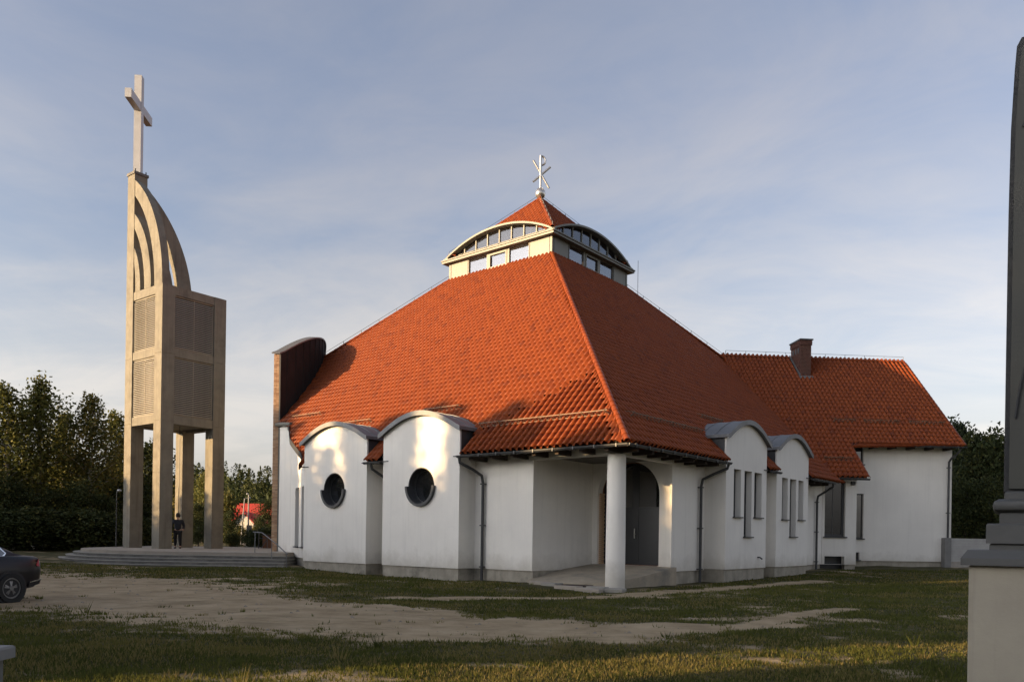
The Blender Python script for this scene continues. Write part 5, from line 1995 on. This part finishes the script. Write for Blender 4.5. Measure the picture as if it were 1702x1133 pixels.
# ------------------------------------------------------------------ monument at the right edge
M_STONE = mat('pale_pedestal_stone', (.40, .355, .275), (.34, .30, .235), 1.6, .85, .2, 30, c3=(.27, .24, .19), streak=.45)
M_GRAN = mat('dark_base_stone', (.085, .083, .078), (.065, .064, .06), 3, .5, .1, 40)
M_STELE = mat('olive_bronze_plate', (.052, .051, .040), (.042, .041, .034), 1.2, .55, .12, 25, c3=(.05, .05, .04), streak=.35)
M_EDGE = mat('blackened_edge', (.02, .02, .022), (.03, .03, .03), 4, .7, .4, 30)
MX, MY = 4.25, 6.0
MROT = -.55
mon = thing('monument', 'tall dark monument slab on a pale pedestal cut off by the right edge', 'monument', (3.455 + .795 * math.cos(MROT) - .45 * math.sin(MROT), 6.0 + .795 * math.sin(MROT) + .45 * math.cos(MROT), 0), MROT)
T = lambda p: ((p[0] - 3.455) / 1.12 + 3.455 - MX if p[0] < MX else (p[0] - 2 * MX + 3.455) / 1.12 + MX - 3.455, p[1] - .45, p[2])


def tier(x0, z0, z1, y0, m, name, slope=0, parent=mon, bev=.012):
    """block symmetrical about the monument axis with eased top edges"""
    x1 = 2 * MX - x0
    y1 = .9 - y0
    b = max(slope, bev)
    hz_ = min(z1 - z0, b) if not slope else (z1 - z0) * .55
    r = [[(x0, y0, z0), (x1, y0, z0), (x1, y1, z0), (x0, y1, z0)], [(x0, y0, z1 - hz_), (x1, y0, z1 - hz_), (x1, y1, z1 - hz_), (x0, y1, z1 - hz_)],
         [(x0 + b, y0 + b, z1), (x1 - b, y0 + b, z1), (x1 - b, y1 - b, z1), (x0 + b, y1 - b, z1)]]
    return MB(T).loft(r).build(name, m, parent)


tier(3.455, -.3, 1.44, .0, M_STONE, 'pedestal')
tier(3.395, 1.44, 1.555, -.06, M_GRAN, 'cap_slab', .05)
tier(3.60, 1.555, 1.605, .06, M_GRAN, 'plinth_course')
tier(3.575, 1.605, 1.755, .03, M_GRAN, 'base_block')
tier(3.67, 1.755, 1.84, .10, M_GRAN, 'neck')
# rounded moulding
prof = [(.0, .0), (-.035, .02), (-.045, .05), (-.035, .08), (.0, .10)]
rg = []
for dx, dz in prof:
    x0, y0 = 3.665 + dx, .10 + dx
    rg.append([(x0, y0, 1.84 + dz), (2 * MX - x0, y0, 1.84 + dz), (2 * MX - x0, .9 - y0, 1.84 + dz), (x0, .9 - y0, 1.84 + dz)])
MB(T).loft(rg).build('moulding', M_GRAN, mon, True)
tier(3.705, 1.94, 2.0, .15, M_GRAN, 'fillet')
left = [(3.70, 2.0), (3.701, 2.6), (3.702, 3.2), (3.703, 3.8), (3.705, 4.3), (3.711, 4.75), (3.732, 5.2), (3.745, 5.38), (3.78, 5.44)]
outl = left + [(2 * MX - x, z) for x, z in left[::-1]]
MB(lambda p: T((p[0], .2 + p[2], p[1]))).plate(outl, .5).build('slab_edge', M_EDGE, mon)
inn = [(x + .035, z + (.02 if i == 0 else 0) - (.04 if i > 6 else 0)) for i, (x, z) in enumerate(left)]
MB(lambda p: T((p[0], .17 + p[2], p[1]))).plate(inn + [(2 * MX - x, z) for x, z in inn[::-1]], .56).build('slab_face', M_STELE, mon)
# raised ribs: slanting seams and arcs, mirrored
for sgn in (-1, 1):
    X = lambda x: MX + sgn * (MX - x) if sgn == 1 else x
    f_ = (lambda x: 2 * MX - x) if sgn == 1 else (lambda x: x)
    MB(T).tube([(f_(3.80), .165, 4.74), (f_(3.86), .165, 4.86), (f_(3.95), .165, 5.02), (f_(4.2), .165, 5.30)], .014, 6).build('rib', M_EDGE, mon)
    MB(T).tube([(f_(3.775), .165, 2.55), (f_(3.80), .165, 2.75), (f_(3.84), .165, 2.95), (f_(3.90), .165, 3.14), (f_(4.0), .165, 3.34), (f_(4.15), .165, 3.5)], .012, 6).build('rib', M_EDGE, mon)

# low pier at the bottom left corner
gx_, gy_ = -3.955, 5.30
pier = thing('gate_pier', 'low grey stone pier with pale cap slab in the bottom left corner', 'pier', (gx_, gy_, 0))
MB().box((-.42, -.02, -.3), (.40, .27, .70)).build('shaft', mat('grey_cast_stone', (.17, .165, .15), (.12, .115, .105), 3, .9, .4, 30), pier)
r_ = [[(-.5, -.07, .70), (.46, -.07, .70), (.46, .31, .70), (-.5, .31, .70)], [(-.5, -.07, .77), (.46, -.07, .77), (.46, .31, .77), (-.5, .31, .77)], [(-.49, -.06, .785), (.45, -.06, .785), (.45, .30, .785), (-.49, .30, .785)]]
MB().loft(r_).build('cap', mat('pale_cap_stone', (.20, .195, .185), (.16, .155, .15), 3, .8, .2, 30), pier)

# pale boundary wall right of the wing
wl_ = thing('boundary_wall', 'low pale grooved wall with end post joining the wing at the right', 'wall', tuple(CH_M @ Vector(SD(21.6, -4.95, 0))), math.atan2(RD.y, RD.x) - PI / 4)
M_GROOVE = mat('pale_split_block', (.40, .39, .37), (.33, .32, .305), 2, .9, .5, 20)
MB().box((0, -.32, .1), (.36, .0, 1.9)).build('post', mat('grey_post', (.2, .195, .185), None, 3, .9, .2, 20), wl_)
for i in range(9):
    z = .62 + i * .14
    MB().box((.362, -.22 + .012 * (i % 2), z), (7.0, -.02, z + .132)).build('block_course', M_GROOVE, wl_)
MB().box((.362, -.19, .2), (7.0, -.04, 1.88)).build('core', M_MORTAR, wl_)

# loose paving slabs by the porch
slabs = (('broken grey slab nearest the white column', -.75, -1.15, .55, .5, .3, M_STEP), ('pale slab in front of the ramp, right of centre', .05, -1.5, .62, .45, .1, M_PAVE),
         ('long pale slab in the middle of the row', .85, -1.35, .8, .42, .06, M_PAVE), ('dark slab lying across the ramp foot', .95, -.72, .95, .38, .12, M_WOOD),
         ('grey slab at the left end of the row', 1.75, -1.0, .6, .42, -.05, M_STEP), ('small pale slab at the right end of the row', -.35, -1.75, .5, .4, .25, M_PAVE),
         ('grey slab against the corner of the plinth', 2.45, -.72, .6, .45, .02, M_PAVE), ('grey slab between dark slab and column', .1, -.85, .6, .42, .2, M_STEP))
for lab, a, b, sx_, sy_, rz, mm in slabs:
    c = world_ab(a, b)
    r_ = math.atan2(LD.y, LD.x) + rz
    z0 = float(gh(c.x, c.y))
    m = MB()
    m.loft([[(-sx_ / 2, -sy_ / 2, -.06), (sx_ / 2, -sy_ / 2, -.06), (sx_ / 2, sy_ / 2, -.06), (-sx_ / 2, sy_ / 2, -.06)],
            [(-sx_ / 2, -sy_ / 2, .045), (sx_ / 2, -sy_ / 2, .04), (sx_ / 2, sy_ / 2, .05), (-sx_ / 2, sy_ / 2, .045)],
            [(-sx_ / 2 + .015, -sy_ / 2 + .015, .058), (sx_ / 2 - .015, -sy_ / 2 + .015, .053), (sx_ / 2 - .015, sy_ / 2 - .015, .062), (-sx_ / 2 + .015, sy_ / 2 - .015, .058)]])
    o = m.build('paving_slab', (M_TREAD if mm is M_STEP else mm), None, False, (c.x, c.y, z0 + .045), (random.gauss(0, .02), random.gauss(0, .02), r_))
    tag(o, lab, 'paving slab', 'loose paving slabs by the porch')
